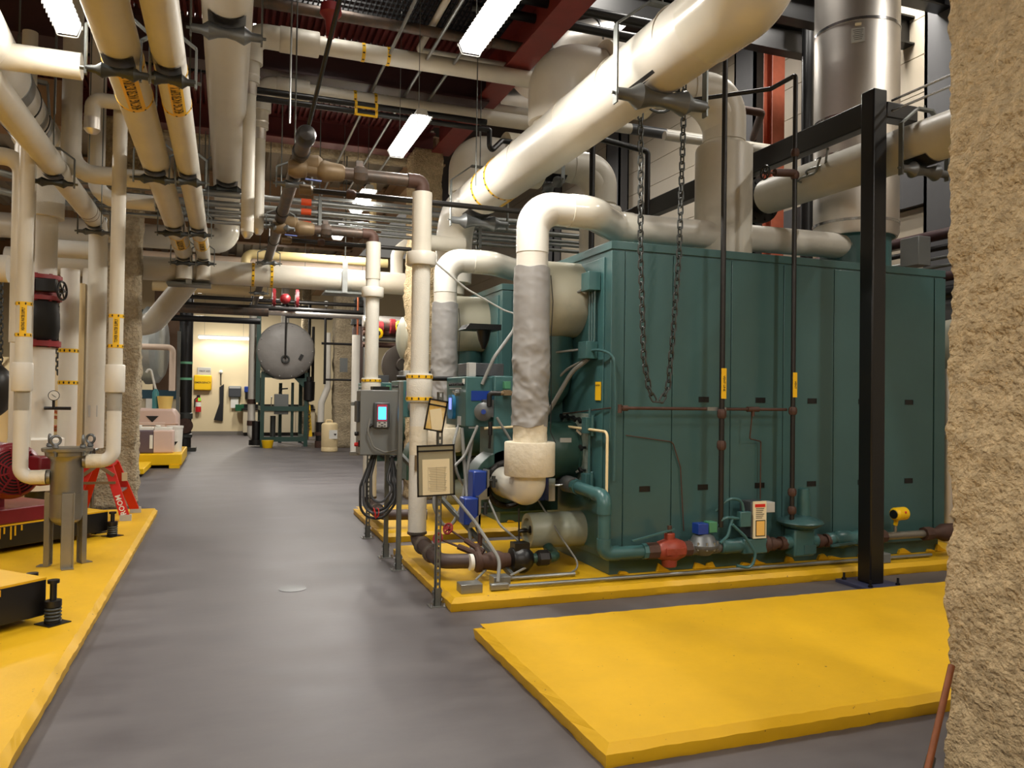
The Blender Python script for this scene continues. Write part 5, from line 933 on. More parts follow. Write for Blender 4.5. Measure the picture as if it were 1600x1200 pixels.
def dropline(lab, x, y, zc, side, ztop, bz, txt):
    t = T('strainer_pipe', lab, 'pipe', (x,y,zc-.07), 'strainer pipes'); r = .058; xe = sx+side*.15
    t.part('pipe_run', MB().tube([(x,y,1.62),(x,y,zc),(xe,y,zc)], r, .11, 24, 8), WHITE); t.part('bare_gap', MB().cyl((x,y,1.3),(x,y,1.42),.035,seg=16).lathe((x,y,1.33),z,[(0,.04),(.01,.048),(.04,.048),(.05,.04)],16), RUST)
    t.part('upper_run', MB().cyl((x,y,1.42),(x,y,ztop),r,seg=24), CREAM); sleeve(t,(x,y,1.58),(x,y,1.82),.08,WHITE,'sleeve_jacket'); t.part('worn_end', MB().cyl((xe+side*.0,y,zc),(xe+side*.12,y,zc),r+.002,seg=24), DIRTYW, label='yellowed taped end')
    bands(t,[(x,y,bz),(x,y,bz-.26)],(0,0,1),r,.03,8,1 if side < 0 else -1); strip(t,(x,y,bz-.015),(x,y,bz-.245),(.15,-1,0),r,.05,txt,-1)
    return t
dropline('white pipe at far left dropping to the left side of the strainer vessel', -1.61,7.53,.86,-1,4.6,2.31,'HEATING WATER SUPPLY')
dropline('white pipe dropping in front of the tan column to the right side of the strainer', -.915,7.53,.99,1,5.4,2.24,'TOWER WATER SUPPLY')
for z0 in (1.34,1.36):pass
# banded pipe and butterfly valve riser
gx, gy, gz = -1.97,9.9,4.3; g0 = at(5,128,Y=6.9); gd = (V((gx,gy,gz))-g0)/(gy-6.9)
def gpt(y): return g0+gd*(y-6.9)
gp = T('banded_main','large white pipe with grey metal bands at upper left, elbowing down into the red valve','pipe',(gx,gy,2.6)); gp.part('pipe_run', MB().tube([gpt(3.0),gpt(9.9),(gx,gy,3.7)],.2,.4,36,12), WHITE); gp.part('riser_run', MB().cyl((gx,gy,2.86),(gx,gy,3.9),.165,seg=32), WHITE); gp.part('elbow_cover', MB().sweep(fillet([gpt(9.15),gpt(9.9),(gx,gy,3.5)],.4,12),.225,32), CLOTH, label='segmented white elbow cover')
for y in (6.85,7.95,8.45): gp.part('metal_band', ringband(gpt(y),gd,.201,.3 if y < 7 else .2,.004,36), GALV, label='grey metal band')
for y in (7.45,8.2): gp.part('black_strap', ringband(gpt(y),gd,.203,.03,.005,36), BLACK)
hx = gpt(7.75); gh = T('band_hanger','band hanger on the grey banded white pipe','hanger',(hx.x,hx.y,hx.z+.2)); gh.part('yoke', MB().bar(hx+V((-.12,0,.26)),hx+V((.22,0,.22)),.05,.03).cyl(hx+V((.22,0,.22)),hx+V((.24,0,-.05)),.012,seg=6), GALV); gh.part('rod', MB().bar(hx+V((0,0,.26)),hx+V((0,0,.6)),.05,.02).cyl(hx+V((0,0,.6)),(hx.x,hx.y,6.4),.008,seg=6), GALVD)
vv = T('butterfly_valve','red butterfly valve with black rubber connector below, on the white riser','valve',(gx,gy,2.05)); fl = MB(); flange(fl,(gx,gy,2.83),(0,0,1),.22,.045,8); flange(fl,(gx,gy,2.6),(0,0,1),.22,.045,8); vv.part('red_flanges', fl, REDV); vv.part('valve_body', MB().cyl((gx,gy,2.6),(gx,gy,2.83),.17,seg=28).box(gx-.14,gx-.02,gy-.28,gy-.1,2.64,2.82), REDV, bevel=.01)
vv.part('gear_box', MB().box(gx+.0,gx+.2,gy-.24,gy-.12,2.66,2.8), BLACK, bevel=.008); vv.part('hand_wheel', handwheel(MB(), (gx+.25,gy-.18,2.68), (1,-.3,0), .1, .012), BLACK); vv.part('position_pointer', MB().bar((gx-.12,gy-.29,2.7),(gx-.04,gy-.29,2.76),.02,.006,up=(0,1,0)), YEL2)
vv.part('rubber_connector', MB().lathe((gx,gy,2.14),z,[(0,.17),(.04,.19),(.14,.205),(.3,.2),(.4,.18),(.44,.17)],32), RUBBER); f3 = MB(); flange(f3,(gx,gy,2.1),(0,0,1),.22,.06,8); vv.part('lower_flange', f3, REDV)
lw = T('pump_riser','white insulated riser below the red valve with a boxed base','pipe',(gx,gy,.3)); lw.part('pipe_run', MB().cyl((gx,gy,1.05),(gx,gy,2.06),.165,seg=32), WHITE); lw.part('boxed_jacket', MB().lathe((gx,gy,.5),z,[(0,.27),(.55,.27),(.56,.26),(.57,.16)],32), WHITE); lw.part('foot', MB().cyl((gx,gy,.1),(gx,gy,.5),.1,seg=16), CASTD)
ga = T('pressure_gauge','round white pressure gauge on a black cock on the white riser','gauge',(gx+.3,gy-.1,1.5)); q = at(84,618,Y=gy-.2); ga.part('case', MB().lathe(q,(.2,-1,0),[(0,.052),(.03,.056),(.032,.05)],28), BLACK); dl = ga.part('dial', MB().lathe(q+V((.2,-1,0)).normalized()*.031,(.2,-1,0),[(0,.049),(.002,.049)],28), WHITEP); ga.part('needle', MB().bar(q+V((.2,-1,0)).normalized()*.036+V((-.03,0,.02)),q+V((.2,-1,0)).normalized()*.036+V((.02,0,-.018)),.005,.002,up=(0,1,0)), INKB, dl); ga.part('cock', MB().cyl(q-z*.05,q-z*.14,.014,seg=8).cyl((gx+.1,gy-.15,q.z-.14),(gx+.36,gy-.18,q.z-.14),.018,seg=8), BLACK)
# other uprights between the riser and the tan column
def upright(lab, px, y, r, z0, z1, ma, bandsz=(), name='upright_pipe', head=None):
    x = at(px,560,Y=y).x; t = T(name, lab, 'pipe', (x,y,z0)); t.part('pipe_run', MB().tube([(x,y,z0),(x,y,z1)]+([(x+head[0],y+head[1],z1)] if head else []), r, r*2, 24), ma)
    bands(t,[(x,y,q) for q in bandsz],(0,0,1),r,.045,12); return t
upright('white upright pipe with two yellow arrow bands between riser and tan column', 107,10.3,.1,.1,3.0,WHITE,(2.05,1.68))
upright('thin cream upright pipe beside the banded upright', 125,10.8,.045,.1,2.9,SAND)
upright('cream upright pipe left of the tan column, ending low in a rounded foot', 141,10.9,.105,1.0,3.1,WHITE)
upright('pale upright at far left behind the strainer pipe', 33,9.2,.1,.9,4.6,CREAM)
wb = at(147,642,Y=10.6); one('switch_box','small grey switch box on a strut by the tan column','box',MB().box(wb.x-.05,wb.x+.05,10.5,10.56,wb.z-.07,wb.z+.07),LIGHTG,bevel=.004); pipe1('switch_strut','green grey strut under the small switch box',[(wb.x,10.6,.1),(wb.x,10.6,wb.z)],.022,GALVD,'post',seg=4)
pipe1('column_conduit','grey conduit running down the tan column and curling to the strainer',[at(165,340,Y=11.5),at(161,640,Y=11.5),at(158,700,Y=11.4),at(130,708,Y=11.0)],.02,GALV,'conduit',R=.2,seg=10)
hc = at(131,388,Y=10.6); pipe1('short_cross_pipe','short white horizontal pipe behind the angled left pipe',[(gx-.1,10.75,hc.z),(at(182,388,Y=10.75).x,10.75,hc.z)],.11,WHITE,seg=24)
e_ = at(114,110,Y=8.2); el = at(114,270,Y=8.2); pipe1('elbowed_pipe','white pipe coming down and elbowing right behind the paired pipes',[(e_.x,8.2,5.6),(e_.x,8.2,el.z),(at(235,287,Y=8.2).x,8.2,el.z)],.085,CREAM,R=.2,seg=22)
e2_ = at(152,200,Y=9.2); el2 = at(152,310,Y=9.2); pipe1('elbowed_pipe','second white pipe elbowing right lower behind the paired pipes',[(e2_.x,9.2,5.6),(e2_.x,9.2,el2.z),(at(242,316,Y=9.2).x,9.2,el2.z)],.082,WHITE,R=.2,seg=22)
tl = at(60,95,Y=5.75); pipe1('cross_branch','thick cream pipe crossing behind the left overhead pipe at upper left',[(-3.4,5.75,tl.z),(at(128,102,Y=5.75).x,5.75,tl.z)],.085,CREAM,seg=20)
sb = at(145,155,Y=7.4); pipe1('capped_branch','short cream branch turning down with a silver cap at upper left',[(-.66,7.4,sb.z),(sb.x-.0,7.4,sb.z),(sb.x,7.4,sb.z-.16)],.062,CREAM,R=.07,seg=18); one('silver_cap','silver end cap under the short branch','cap',MB().lathe((sb.x,7.4,sb.z-.16),(0,0,-1),[(0,.064),(.1,.064),(.13,.04),(.14,0)],18),STEEL)
pipe1('left_header','cream pipe end entering from the left edge below the angled pipe',[(-4.2,8.6,at(10,420,Y=8.6).z),(at(14,424,Y=8.6).x,8.6,at(10,420,Y=8.6).z)],.13,WHITE,seg=20)
lf = at(4,244,Y=7.8); pipe1('left_branch','cream pipe from the left edge turning down behind the far left drop pipe',[(-3.4,7.8,lf.z),(at(36,244,Y=7.8).x,7.8,lf.z),(at(36,244,Y=7.8).x,7.8,2.0)],.075,CREAM,R=.14,seg=18)
td = T('tan_duct','tan rectangular duct behind the upper left pipes','duct',(-3.6,11,4.7)); td.part('duct', MB().box(-5.4,-1.9,10.6,11.2,4.75,5.3), TAN)
# background plant at left
for i, (px, y, r, z0, z1, ma, lab) in enumerate(((18,11.6,.34,.1,2.0,SAND,'beige pump casing behind the red motor at far left'),(98,13.2,.3,.1,2.3,SAND,'beige tank glimpsed between the left uprights'),(130,14.2,.3,.1,2.5,CABT,'pale vessel behind the cream uprights'))):
    x = at(px,600,Y=y).x; one('background_vessel', lab, 'tank', MB().lathe((x,y,z0),z,[(0,r*.8),(.1,r),(z1-z0-.2,r),(z1-z0,r*.5)],24), ma)
bk_ = at(8,610,Y=10.6); one('black_motor','black motor end at the left edge behind the far left drop pipe','motor',MB().lathe((bk_.x-.3,10.6,bk_.z),(1,-.2,0),[(0,.3),(.25,.3),(.3,.26),(.34,.1)],24),BLACK)
one('rope_coil','coil of orange and white rope hung beside the white riser','rope',MB().torus(at(85,655,Y=10.4),(.2,1,.2),.09,.02,20,8).torus(at(86,662,Y=10.42),(.1,1,.3),.08,.02,20,8),COPPER)
for i,(px,lab) in enumerate(((91,'grey chain hanging between the white riser and the banded upright'),(2,'chain hanging at the left picture edge'))):
    a_ = at(px,440,Y=11.3); b_ = at(px-1,585,Y=11.3); chain(lab,[a_,(a_+b_)/2,b_],.07,.009)
# ladder
lx, ly = -1.33,10.45
la = T('step_ladder','short red fibreglass step ladder standing on the left pad before the tan column','ladder',(lx,ly,.1)); top = .74
def rail(x0,y0,x1,y1): return la.part('rail', MB().bar((x0,y0,.12),(x1,y1,top),.03,.1,up=(1,0,0)), REDL, bevel=.004)
legs = [rail(-1.07,9.97,-1.27,10.04), rail(-1.03,10.6,-1.25,10.4), rail(-1.69,10.05,-1.46,10.05), rail(-1.62,10.66,-1.44,10.42)]
la.part('top_step', MB().box(-1.5,-1.22,10.0,10.45,top-.02,top+.03), REDL, bevel=.006)
for k in range(1): zz_ = .42; f = zz_/top; la.part('step', MB().bar((-1.07-.2*f,10.0,zz_),(-1.03-.22*f,10.58-.18*f,zz_),.08,.025), GALV, bevel=.003)
la.part('spreader', MB().bar((-1.18,9.96,.54),(-1.58,10.0,.54),.006,.03), BRASS); la.part('hinge_plate', MB().bar((-1.34,9.985,.72),(-1.2,9.965,.62),.008,.04), BRASS); la.part('hinge_plate', MB().bar((-1.4,9.99,.72),(-1.53,9.985,.62),.008,.04), BRASS)
for p in ((-1.07,9.97),(-1.03,10.6),(-1.69,10.05),(-1.62,10.66)): la.part('foot', MB().box(p[0]-.06,p[0]+.06,p[1]-.025,p[1]+.025,.1,.17), LIGHTG)
def stencil(a, b, h, word, size, par):
    a = V(a); b = V(b); dv = (b-a).normalized(); q = a+dv*h; n_ = V((0,-1,0)); n_ = (n_-dv*n_.dot(dv)).normalized(); la.part('stencil_lettering', text(word, q+n_*.0165, dv, n_.cross(dv), size), WPAINT, par, label='white stencilled word')
stencil((-1.07,9.97,.12),(-1.27,10.04,top),.17,'ROOM',.08,legs[0]); stencil((-1.69,10.05,.12),(-1.46,10.05,top),.24,'BOILER',.075,legs[2])
la.part('warning_label', MB().obox(V((-1.14,10.42,.56)),(1,0,0),(0,1,.2),(0,-.2,1),.03,.002,.05), PAPER)
# ------------------------------------------------------------------ chemical corner
def P(px, py, Y): return at(px,py,Y=Y)
pt = T('spill_pallet','yellow spill pallet under the chemical drum and jugs','pallet',(-1.7,18.3,0)); pt.part('deck', MB().box(-2.6,-.86,17.6,19.9,.06,.3), YELP, bevel=.02); 
for x in (-2.5,-1.75,-1.0): pt.part('runner', MB().box(x-.1,x+.1,17.58,19.9,0,.07), YELP)
p2_ = T('low_pallet','low yellow spill deck in front of the spill pallet','pallet',(-1.8,16.6,0)); p2_.part('deck', MB().box(-2.6,-1.42,15.9,17.4,.05,.16), YELP, bevel=.015); p2_.part('runner', MB().box(-1.75,-1.5,15.95,17.3,0,.06), BLACK)
dr_ = T('chemical_drum','big pinkish chemical tank with labels on the spill pallet','tank',(-1.65,19.3,.3)); dr_.part('body', MB().prism([(-2.3,18.9,.3),(-1.02,18.9,.3),(-1.02,18.9,1.05),(-1.12,18.9,1.2),(-2.2,18.9,1.2),(-2.3,18.9,1.05)],(0,.9,0)), PINKP, bevel=.05)
d0 = at(238,650,Y=18.89); dr_.part('hazard_diamond', MB().prism([d0+V((-.13,0,0)),d0+V((.13,0,0)),d0+V((0,0,-.14))],(0,-.004,0)), INKB); w0 = at(238,674,Y=18.89); lb_ = dr_.part('paper_label', MB().box(w0.x-.3,w0.x+.25,18.885,18.89,w0.z-.24,w0.z+.2), mat('label_pink',(226,208,198),.7)); ln = MB()
for k in range(5): ln.box(w0.x-.25,w0.x+.1-.08*(k%2),18.882,18.885,w0.z+.12-.07*k,w0.z+.135-.07*k)
dr_.part('printed_lines', ln, INK, lb_); dr_.part('moulded_rib', MB().box(-2.31,-1.01,18.88,19.0,.86,.88), PINKP)
def jug(lab, px, w, zt, ma, y):
    x = at(px,700,Y=y).x; t = T('chemical_jug', lab, 'jug', (x,y,.3), 'chemical jugs'); t.part('body', MB().box(x-w/2,x+w/2,y-.15,y+.15,.3,zt-.08), ma, bevel=.03); t.part('shoulder', MB().box(x-w/2+.04,x+w/2-.04,y-.1,y+.1,zt-.1,zt-.02).cyl((x-w/4,y,zt-.02),(x-w/4,y,zt+.02),.05,seg=12), WHITEP, bevel=.015); return t
j1 = jug('dark filled jug on the spill pallet, nearest the tan column', 226,.42,.86,mat('dark_liquid_jug',(96,80,88),.4),17.9); j1.part('white_label', MB().box(at(236,700,Y=17.74).x-.03,at(236,700,Y=17.74).x+.03,17.735,17.745,.4,.68), WHITEP)
jug('pale pinkish jug on the spill pallet, middle one', 255,.42,.86,PINKP,17.9)
bk_ = at(273,695,Y=18.3); bu = T('chemical_bucket','white bucket with black hazard mark on the spill pallet edge','bucket',(bk_.x,18.3,.3)); bu.part('body', MB().lathe((bk_.x,18.3,.3),z,[(0,.14),(.5,.16),(.5,.17),(.55,.17),(.55,.15)],24), WHITEP); bu.part('hazard_mark', MB().prism([V((bk_.x-.07,18.13,.52)),V((bk_.x+.07,18.13,.52)),V((bk_.x,18.13,.42))],(0,-.004,0)), INKB)
tp = at(243,625,Y=19.2); one('hand_pump','teal barrel pump with white hooked spout on the chemical tank','pump',MB().lathe((tp.x,19.2,1.2),z,[(0,.07),(.36,.07),(.4,.05),(.44,.03)],14),TEAL); pipe1('pump_spout','white hooked spout of the barrel pump','hook' and [(tp.x,19.2,1.62),(tp.x-.1,19.2,2.05),(tp.x-.16,19.2,2.08),(tp.x-.2,19.2,2.0)],.025,WHITEP,'spout',R=.05,seg=8)
mg = at(258,634,Y=19.1); one('measuring_tub','small yellow tub on the chemical tank','tub',MB().lathe((mg.x,19.1,1.2),z,[(0,.13),(.28,.17),(.28,.15),(.02,.11)],18),mat('tub_yellow',(240,206,120),.5))
# far left background
ft = at(228,540,Y=22.5); one('green_tank','green tank end with torn white cover behind the tan column','tank',MB().lathe((ft.x-1.6,22.5,ft.z),(1,-.15,0),[(0,1.0),(1.4,1.0),(1.6,.9),(1.75,.5),(1.8,0)],36),DGREEN)
one('torn_cover','torn silver white cover hanging off the green tank end','cover',MB().lathe((ft.x+.05,22.48,ft.z),(1,-.15,0),[(0,1.03),(.25,.99),(.35,.85),(.36,.83)],18),mat('silver_cover',(196,202,200),.3,metal=.4,bump=.6,bs=8))
bw = at(270,560,Y=24.0); one('brown_cabinet','tall brown panel beside the black column','panel',MB().box(bw.x-.5,bw.x+.42,24.0,24.3,0,4.6),MUD,bevel=.01)
lp_ = at(232,610,Y=21.5); one('lab_counter','beige counter with teal stripe behind the chemical tank','counter',MB().box(-2.9,-1.15,21.5,22.1,0,1.45),CABT,bevel=.01); one('teal_stripe','teal stripe board on the beige counter','board',MB().box(-2.85,-1.17,21.46,21.49,1.5-.1,1.62),mat('teal_board',(30,70,86),.5)); one('notice_card','white notice card on the beige counter','card',MB().box(at(228,627,Y=21.44).x,at(248,627,Y=21.44).x,21.44,21.455,1.15,1.4),WHITEP)
pp = at(240,542,Y=21.0); pipe1('pink_frame_pipe','pinkish pipe bending down beside the brown panel',[(-2.9,21.0,pp.z),(at(270,542,Y=21).x,21.0,pp.z),(at(270,542,Y=21).x,21.0,1.6)],.075,mat('pinkish_jacket',(222,200,180),.5),R=.12,seg=14)
st_ = at(279,600,Y=21.2); strut = one('slotted_upright','slotted grey upright beside the black column','post',MB().box(st_.x-.05,st_.x+.03,21.2,21.25,0,3.1),GALVD)
bc = at(290,580,Y=22.6); b_ = T('black_column','black vertical pipe with two green bands and grooved base at the far left of the cream wall','pipe',(bc.x,22.6,0)); b_.part('pipe_run', MB().cyl((bc.x,22.6,.1),(bc.x,22.6,4.4),.17,seg=28), BLACK)
for q in (567,592): zc_ = at(290,q,Y=22.6).z; b_.part('green_band', ringband((bc.x,22.6,zc_),(0,0,1),.171,.06,.004,28), GREENL)
b_.part('grooved_coupling', MB().lathe((bc.x,22.6,.85),z,[(0,.17),(.02,.2),(.16,.2),(.18,.17)],24).lathe((bc.x,22.6,.35),z,[(0,.17),(.02,.2),(.1,.2),(.12,.17)],24), CASTD); b_.part('blind_cap', MB().cyl((bc.x+.02,22.42,.68),(bc.x+.02,22.36,.68),.2,seg=24), RUST); b_.part('foot', MB().box(bc.x-.26,bc.x+.3,22.4,22.9,0,.1), CASTD)
# far wall fittings
WY = 30.69
s0 = at(319,581,Y=WY); sg = T('wall_sign','small framed notice above the yellow first aid box on the far wall','sign',(s0.x,WY,s0.z)); sg.part('board', MB().box(s0.x-.23,s0.x+.23,WY-.04,WY,s0.z-.13,s0.z+.16), LIGHTG, bevel=.01); sg.part('lettering', text('FIRST AID',(s0.x+.02,WY-.042,s0.z+.02),(1,0,0),(0,0,1),.085), INK)
y0 = at(317,598,Y=WY); yb = T('first_aid_box','yellow wall box with black lettering on the far wall','box',(y0.x,WY,y0.z)); yb.part('case', MB().box(y0.x-.3,y0.x+.3,WY-.2,WY,y0.z-.28,y0.z+.28), YELP, bevel=.04); yb.part('lettering', text('EMERGENCY',(y0.x,WY-.202,y0.z+.0),(1,0,0),(0,0,1),.095), INKB)
e0 = at(310,630,Y=WY); ex = T('fire_extinguisher','red fire extinguisher with lime tag on the far wall','extinguisher',(e0.x,WY-.15,e0.z-.3)); ex.part('cylinder', MB().lathe((e0.x,WY-.12,e0.z-.32),z,[(0,.08),(.01,.1),(.42,.1),(.5,.06),(.54,.03)],20), mat('extinguisher_red',(186,24,34),.3)); ex.part('label', MB().lathe((e0.x,WY-.12,e0.z-.12),z,[(0,.101),(.16,.101)],20), WHITEP); ex.part('valve', MB().box(e0.x-.06,e0.x+.06,WY-.15,WY-.1,e0.z+.2,e0.z+.3), BLACK); ex.part('lime_tag', MB().box(e0.x-.01,e0.x+.09,WY-.235,WY-.23,e0.z+.08,e0.z+.2), LIME); ex.part('hose', MB().tube([(e0.x,WY-.14,e0.z+.24),(e0.x-.12,WY-.14,e0.z+.15),(e0.x-.13,WY-.14,e0.z-.15)],.018,.05,8), BLACK)
a0_ = at(346,625,Y=WY); ap = T('hanging_apron','black apron hanging from a hook on the far wall','apron',(a0_.x,WY,a0_.z-.8)); ap.part('cloth', MB().prism([at(350,600,Y=WY-.08),at(343,605,Y=WY-.08),at(343,630,Y=WY-.08),at(334,656,Y=WY-.08),at(348,658,Y=WY-.08)],(0,.06,0)), RUBBER, bevel=.01); h0 = at(345,581,Y=WY-.02); ap.part('strap', MB().cyl(h0,at(345,602,Y=WY-.06),.02,seg=6), INKB); ap.part('hook', MB().lathe(h0+V((0,.02,0)),(0,-1,0),[(0,.07),(.04,.06),(.05,.02),(.1,.02)],12), WHITEP)
d0_ = at(367,612,Y=WY); tw = T('towel_dispenser','grey paper towel dispenser with paper hanging, on the far wall','dispenser',(d0_.x,WY,d0_.z)); tw.part('case', MB().box(d0_.x-.22,d0_.x+.22,WY-.22,WY,d0_.z-.2,d0_.z+.2), GREYD, bevel=.03); tw.part('cover_top', MB().box(d0_.x-.2,d0_.x+.2,WY-.225,WY-.0,d0_.z+.12,d0_.z+.21), LIGHTG); tw.part('paper', MB().box(d0_.x-.14,d0_.x+.13,WY-.12,WY-.11,d0_.z-.6,d0_.z-.2), WHITEP)
g0 = at(373,637,Y=WY-.3); one('glove_box','green dispenser box on the far counter edge','box',MB().box(g0.x-.12,g0.x+.18,WY-.42,WY-.2,g0.z-.12,g0.z+.12),mat('green_box',(20,84,52),.5),bevel=.01)
s1 = at(387,613,Y=WY); so_ = T('soap_dispenser','blue and black soap dispenser on the far wall','dispenser',(s1.x,WY,s1.z)); so_.part('top', MB().box(s1.x-.12,s1.x+.12,WY-.15,WY,s1.z+.0,s1.z+.22), BLUE, bevel=.02); so_.part('pump', MB().box(s1.x-.09,s1.x+.09,WY-.13,WY,s1.z-.25,s1.z), BLACK)
ct_ = T('wash_counter','beige wash counter with black top behind the tank stand','counter',(1.8,30.2,0)); ct_.part('cabinets', MB().box(.56,3.1,29.95,30.68,.12,.95), CABT, bevel=.01); ct_.part('toe_kick', MB().box(.62,3.1,30.05,30.68,0,.12), INK); ct_.part('worktop', MB().box(.5,3.1,29.9,30.68,.95,1.0).box(.5,3.1,30.62,30.68,1.0,1.15), BLACK); ct_.part('tap', MB().tube([(1.55,30.4,1.0),(1.55,30.4,1.45),(1.55,30.15,1.45),(1.55,30.15,1.35)],.02,.06,8), CHROME)
for x in (1.15,1.75,2.4): ct_.part('door_gap', MB().box(x-.006,x+.006,29.945,29.95,.15,.93), INK)
# tank on its green stand
TX, TY = 1.75,24.6
tc_ = at(447,548,Y=TY-.9); tk = T('feed_tank','round grey jacketed tank end on a green steel stand at the end of the aisle','tank',(TX,TY,0)); TX = tc_.x; ZC = tc_.z
tk.part('shell', MB().lathe((TX,TY-.75,ZC),(0,1,0),[(0,.82),(1.9,.82),(2.1,.6),(2.2,.1)],48), GREYWRAP); fc_ = tk.part('end_cover', MB().lathe((TX,TY-.72,ZC),(0,-1,0),[(0,.84),(.04,.84),(.12,.78),(.2,.5),(.24,.14),(.245,0)],48), mat('grey_end_blanket',(140,136,132),.5,var=.08,bump=.35,bs=6,bdet=2)); 
rv = MB()
for k in range(14): a = 2*PI*k/14; tk.part('stud', MB().ball((TX+.76*math.cos(a),TY-.86,ZC+.76*math.sin(a)),.018,seg=8,n=4), LIGHTG, fc_)
tk.part('manhole_ring', MB().torus((TX-.02,TY-.98,ZC-.25),(0,1,0),.1,.025,20,6), CASTD, fc_); tk.part('sight_pipe', MB().cyl((TX-.03,TY-1.05,ZC-.25),(TX-.03,TY-1.05,ZC+1.15),.026,seg=8), BLACKP, fc_); tk.part('black_patch', MB().obox((TX+.42,TY-.93,ZC-.18),(.8,0,-.4),(0,1,0),(.4,0,.8),.05,.01,.1), BLACK, fc_)
sd = T('tank_stand','green steel stand under the round grey tank','stand',(TX,TY,0)); xl, xr, yf, yb_ = TX-.62,TX+.62,TY-.6,TY+1.3
for x, nm in ((xl,'leg'),(xr,'leg')):
    for y in (yf,yb_): sd.part('leg', MB().box(x-.055,x+.055,y-.055,y+.055,0,ZC-.62), DGREEN)
sd.part('side_upright', MB().box(xl-.2,xl-.08,yf-.2,yf-.05,1.3,ZC+1.0), DGREEN)
for zz_ in (.22,1.12,ZC-.72): sd.part('cross_beam', MB().box(xl,xr,yf-.05,yf+.05,zz_-.07,zz_+.07), DGREEN); sd.part('side_beam', MB().box(xr-.05,xr+.05,yf,yb_,zz_-.06,zz_+.06), DGREEN); sd.part('side_beam', MB().box(xl-.05,xl+.05,yf,yb_,zz_-.06,zz_+.06), DGREEN)
sd.part('gusset', MB().prism([(xr-.05,yf-.05,ZC-.65),(xr-.5,yf-.05,ZC-.65),(xr-.05,yf-.05,ZC-1.1)],(0,.04,0)), DGREEN)
sd.part('inner_upright', MB().box(TX-.05,TX+.05,yb_-.05,yb_+.05,0,1.9), DGREEN); sd.part('inner_upright', MB().box(TX+.22,TX+.3,yf+.4,yf+.48,.2,1.9), DGREEN)
pc = T('stand_control_box','grey control box hung inside the green tank stand','box',(TX-.1,TY-.4,1.0)); pc.part('case', MB().box(TX-.28,TX+.12,TY-.55,TY-.3,.95,1.55), GREYB, bevel=.01); pc.part('cables', MB().tube([(TX-.15,TY-.5,1.56),(TX-.12,TY-.5,1.7),(TX+.1,TY-.45,1.72)],.02,.05,8), BLACK)
fp_ = T('feed_pump','black feed pump at the foot of the green tank stand','pump',(TX-.5,TY-.5,.05)); fp_.part('motor', MB().cyl((TX-.78,TY-.5,.15),(TX-.78,TY-.5,.75),.12,seg=16), BLACK); fp_.part('volute', MB().cyl((TX-.78,TY-.5,.05),(TX-.78,TY-.5,.2),.2,seg=16), BLACK); fp_.part('clutch_frame', MB().cyl((TX-.3,TY-.3,.2),(TX-.3,TY-.3,.9),.08,seg=12), CASTD)
bkt = at(418,695,Y=23.5); one('yellow_bucket','low yellow bucket on the floor beside the green tank stand','bucket',MB().lathe((bkt.x,23.5,0),z,[(0,.13),(.2,.17),(.22,.17)],20),YELP)
wp_ = at(393,640,Y=24.2); w_ = T('drain_pipe','white insulated pipe with brown collars left of the tank stand','pipe',(wp_.x,24.2,.2)); w_.part('pipe_run', MB().tube([(wp_.x,24.2,3.9),(wp_.x,24.2,.25),(wp_.x+.35,24.2,.25)],.11,.2,18), WHITE)
for q in (.62,1.25): w_.part('collar', MB().cyl((wp_.x,24.2,q),(wp_.x,24.2,q+.14),.125,seg=18), RUST)
vp = at(440,490,Y=24.0); pv_ = T('tank_pipework','black valve pipework above the round tank','pipe',(vp.x,24.0,3.9)); pv_.part('pipe_run', MB().tube([(vp.x-.9,24,4.15),(vp.x+.75,24,4.15)],.05,.05,10).tube([(TX-.03,23.6,ZC+1.15),(TX-.03,23.6,ZC+.98),(TX+1.3,23.6,ZC+.98),(TX+1.3,23.6,ZC+1.08)],.03,.05,8), BLACK); pv_.part('valve', MB().ball((vp.x+.1,24,4.15),.11).cyl((vp.x+.1,24,4.1),(vp.x+.1,24,4.5),.04,seg=8).cyl((vp.x-.8,24,4.1),(vp.x-.8,24,4.4),.06,seg=8), BLACK)
tv = at(446,482,Y=24.6); pipe1('white_vent_riser','white pipe rising from the top of the round tank',[(tv.x,24.6,ZC+.8),(tv.x,24.6,ZC+2.0)],.12,WHITE,seg=18)
for i,(px,lab) in enumerate(((489,'dark pipe standing right of the round tank'),(483,'second dark cable pipe right of the round tank'))): x = at(px,560,Y=24.2+i).x; pipe1('dark_upright', lab, [(x,24.2+i,1.7),(x,24.2+i,4.4 if i else 3.6)], .045, BLACKP, seg=8)
mb_ = at(483,607,Y=24.0); one('black_motor','black hanging motor right of the tank stand','motor',MB().lathe((mb_.x,24.0,mb_.z-.4),z,[(0,.05),(.05,.16),(.6,.17),(.62,.1),(.75,.1)],16),BLACK)
ws = at(480,657,Y=29.5); wf = T('wet_floor_sign','yellow folding floor sign behind the tank stand','sign',(ws.x,29.5,0)); wf.part('panel', MB().prism([(ws.x-.18,29.4,0),(ws.x+.18,29.4,0),(ws.x+.1,29.5,1.15),(ws.x-.1,29.5,1.15)],(0,.03,0)), YELP); 
for k in range(5): wf.part('black_bar', MB().box(ws.x-.08,ws.x+.08,29.36+.013*k,29.4+.013*k,.35+.14*k,.4+.14*k), INKB)
ba = at(515,680,Y=21.8); bl_ = T('cream_barrel','cream plastic chemical barrel on the floor right of the tank stand','barrel',(ba.x,21.8,0)); bl_.part('body', MB().lathe((ba.x,21.8,0),z,[(0,.2),(.02,.22),(.12,.22),(.13,.215),(.15,.222),(.72,.222),(.76,.21),(.79,.16),(.8,0)],36), SAND); bl_.part('handle', MB().tube([(ba.x-.1,21.8,.78),(ba.x-.1,21.8,.86),(ba.x+.06,21.8,.86),(ba.x+.06,21.8,.78)],.02,.03,8), SAND)
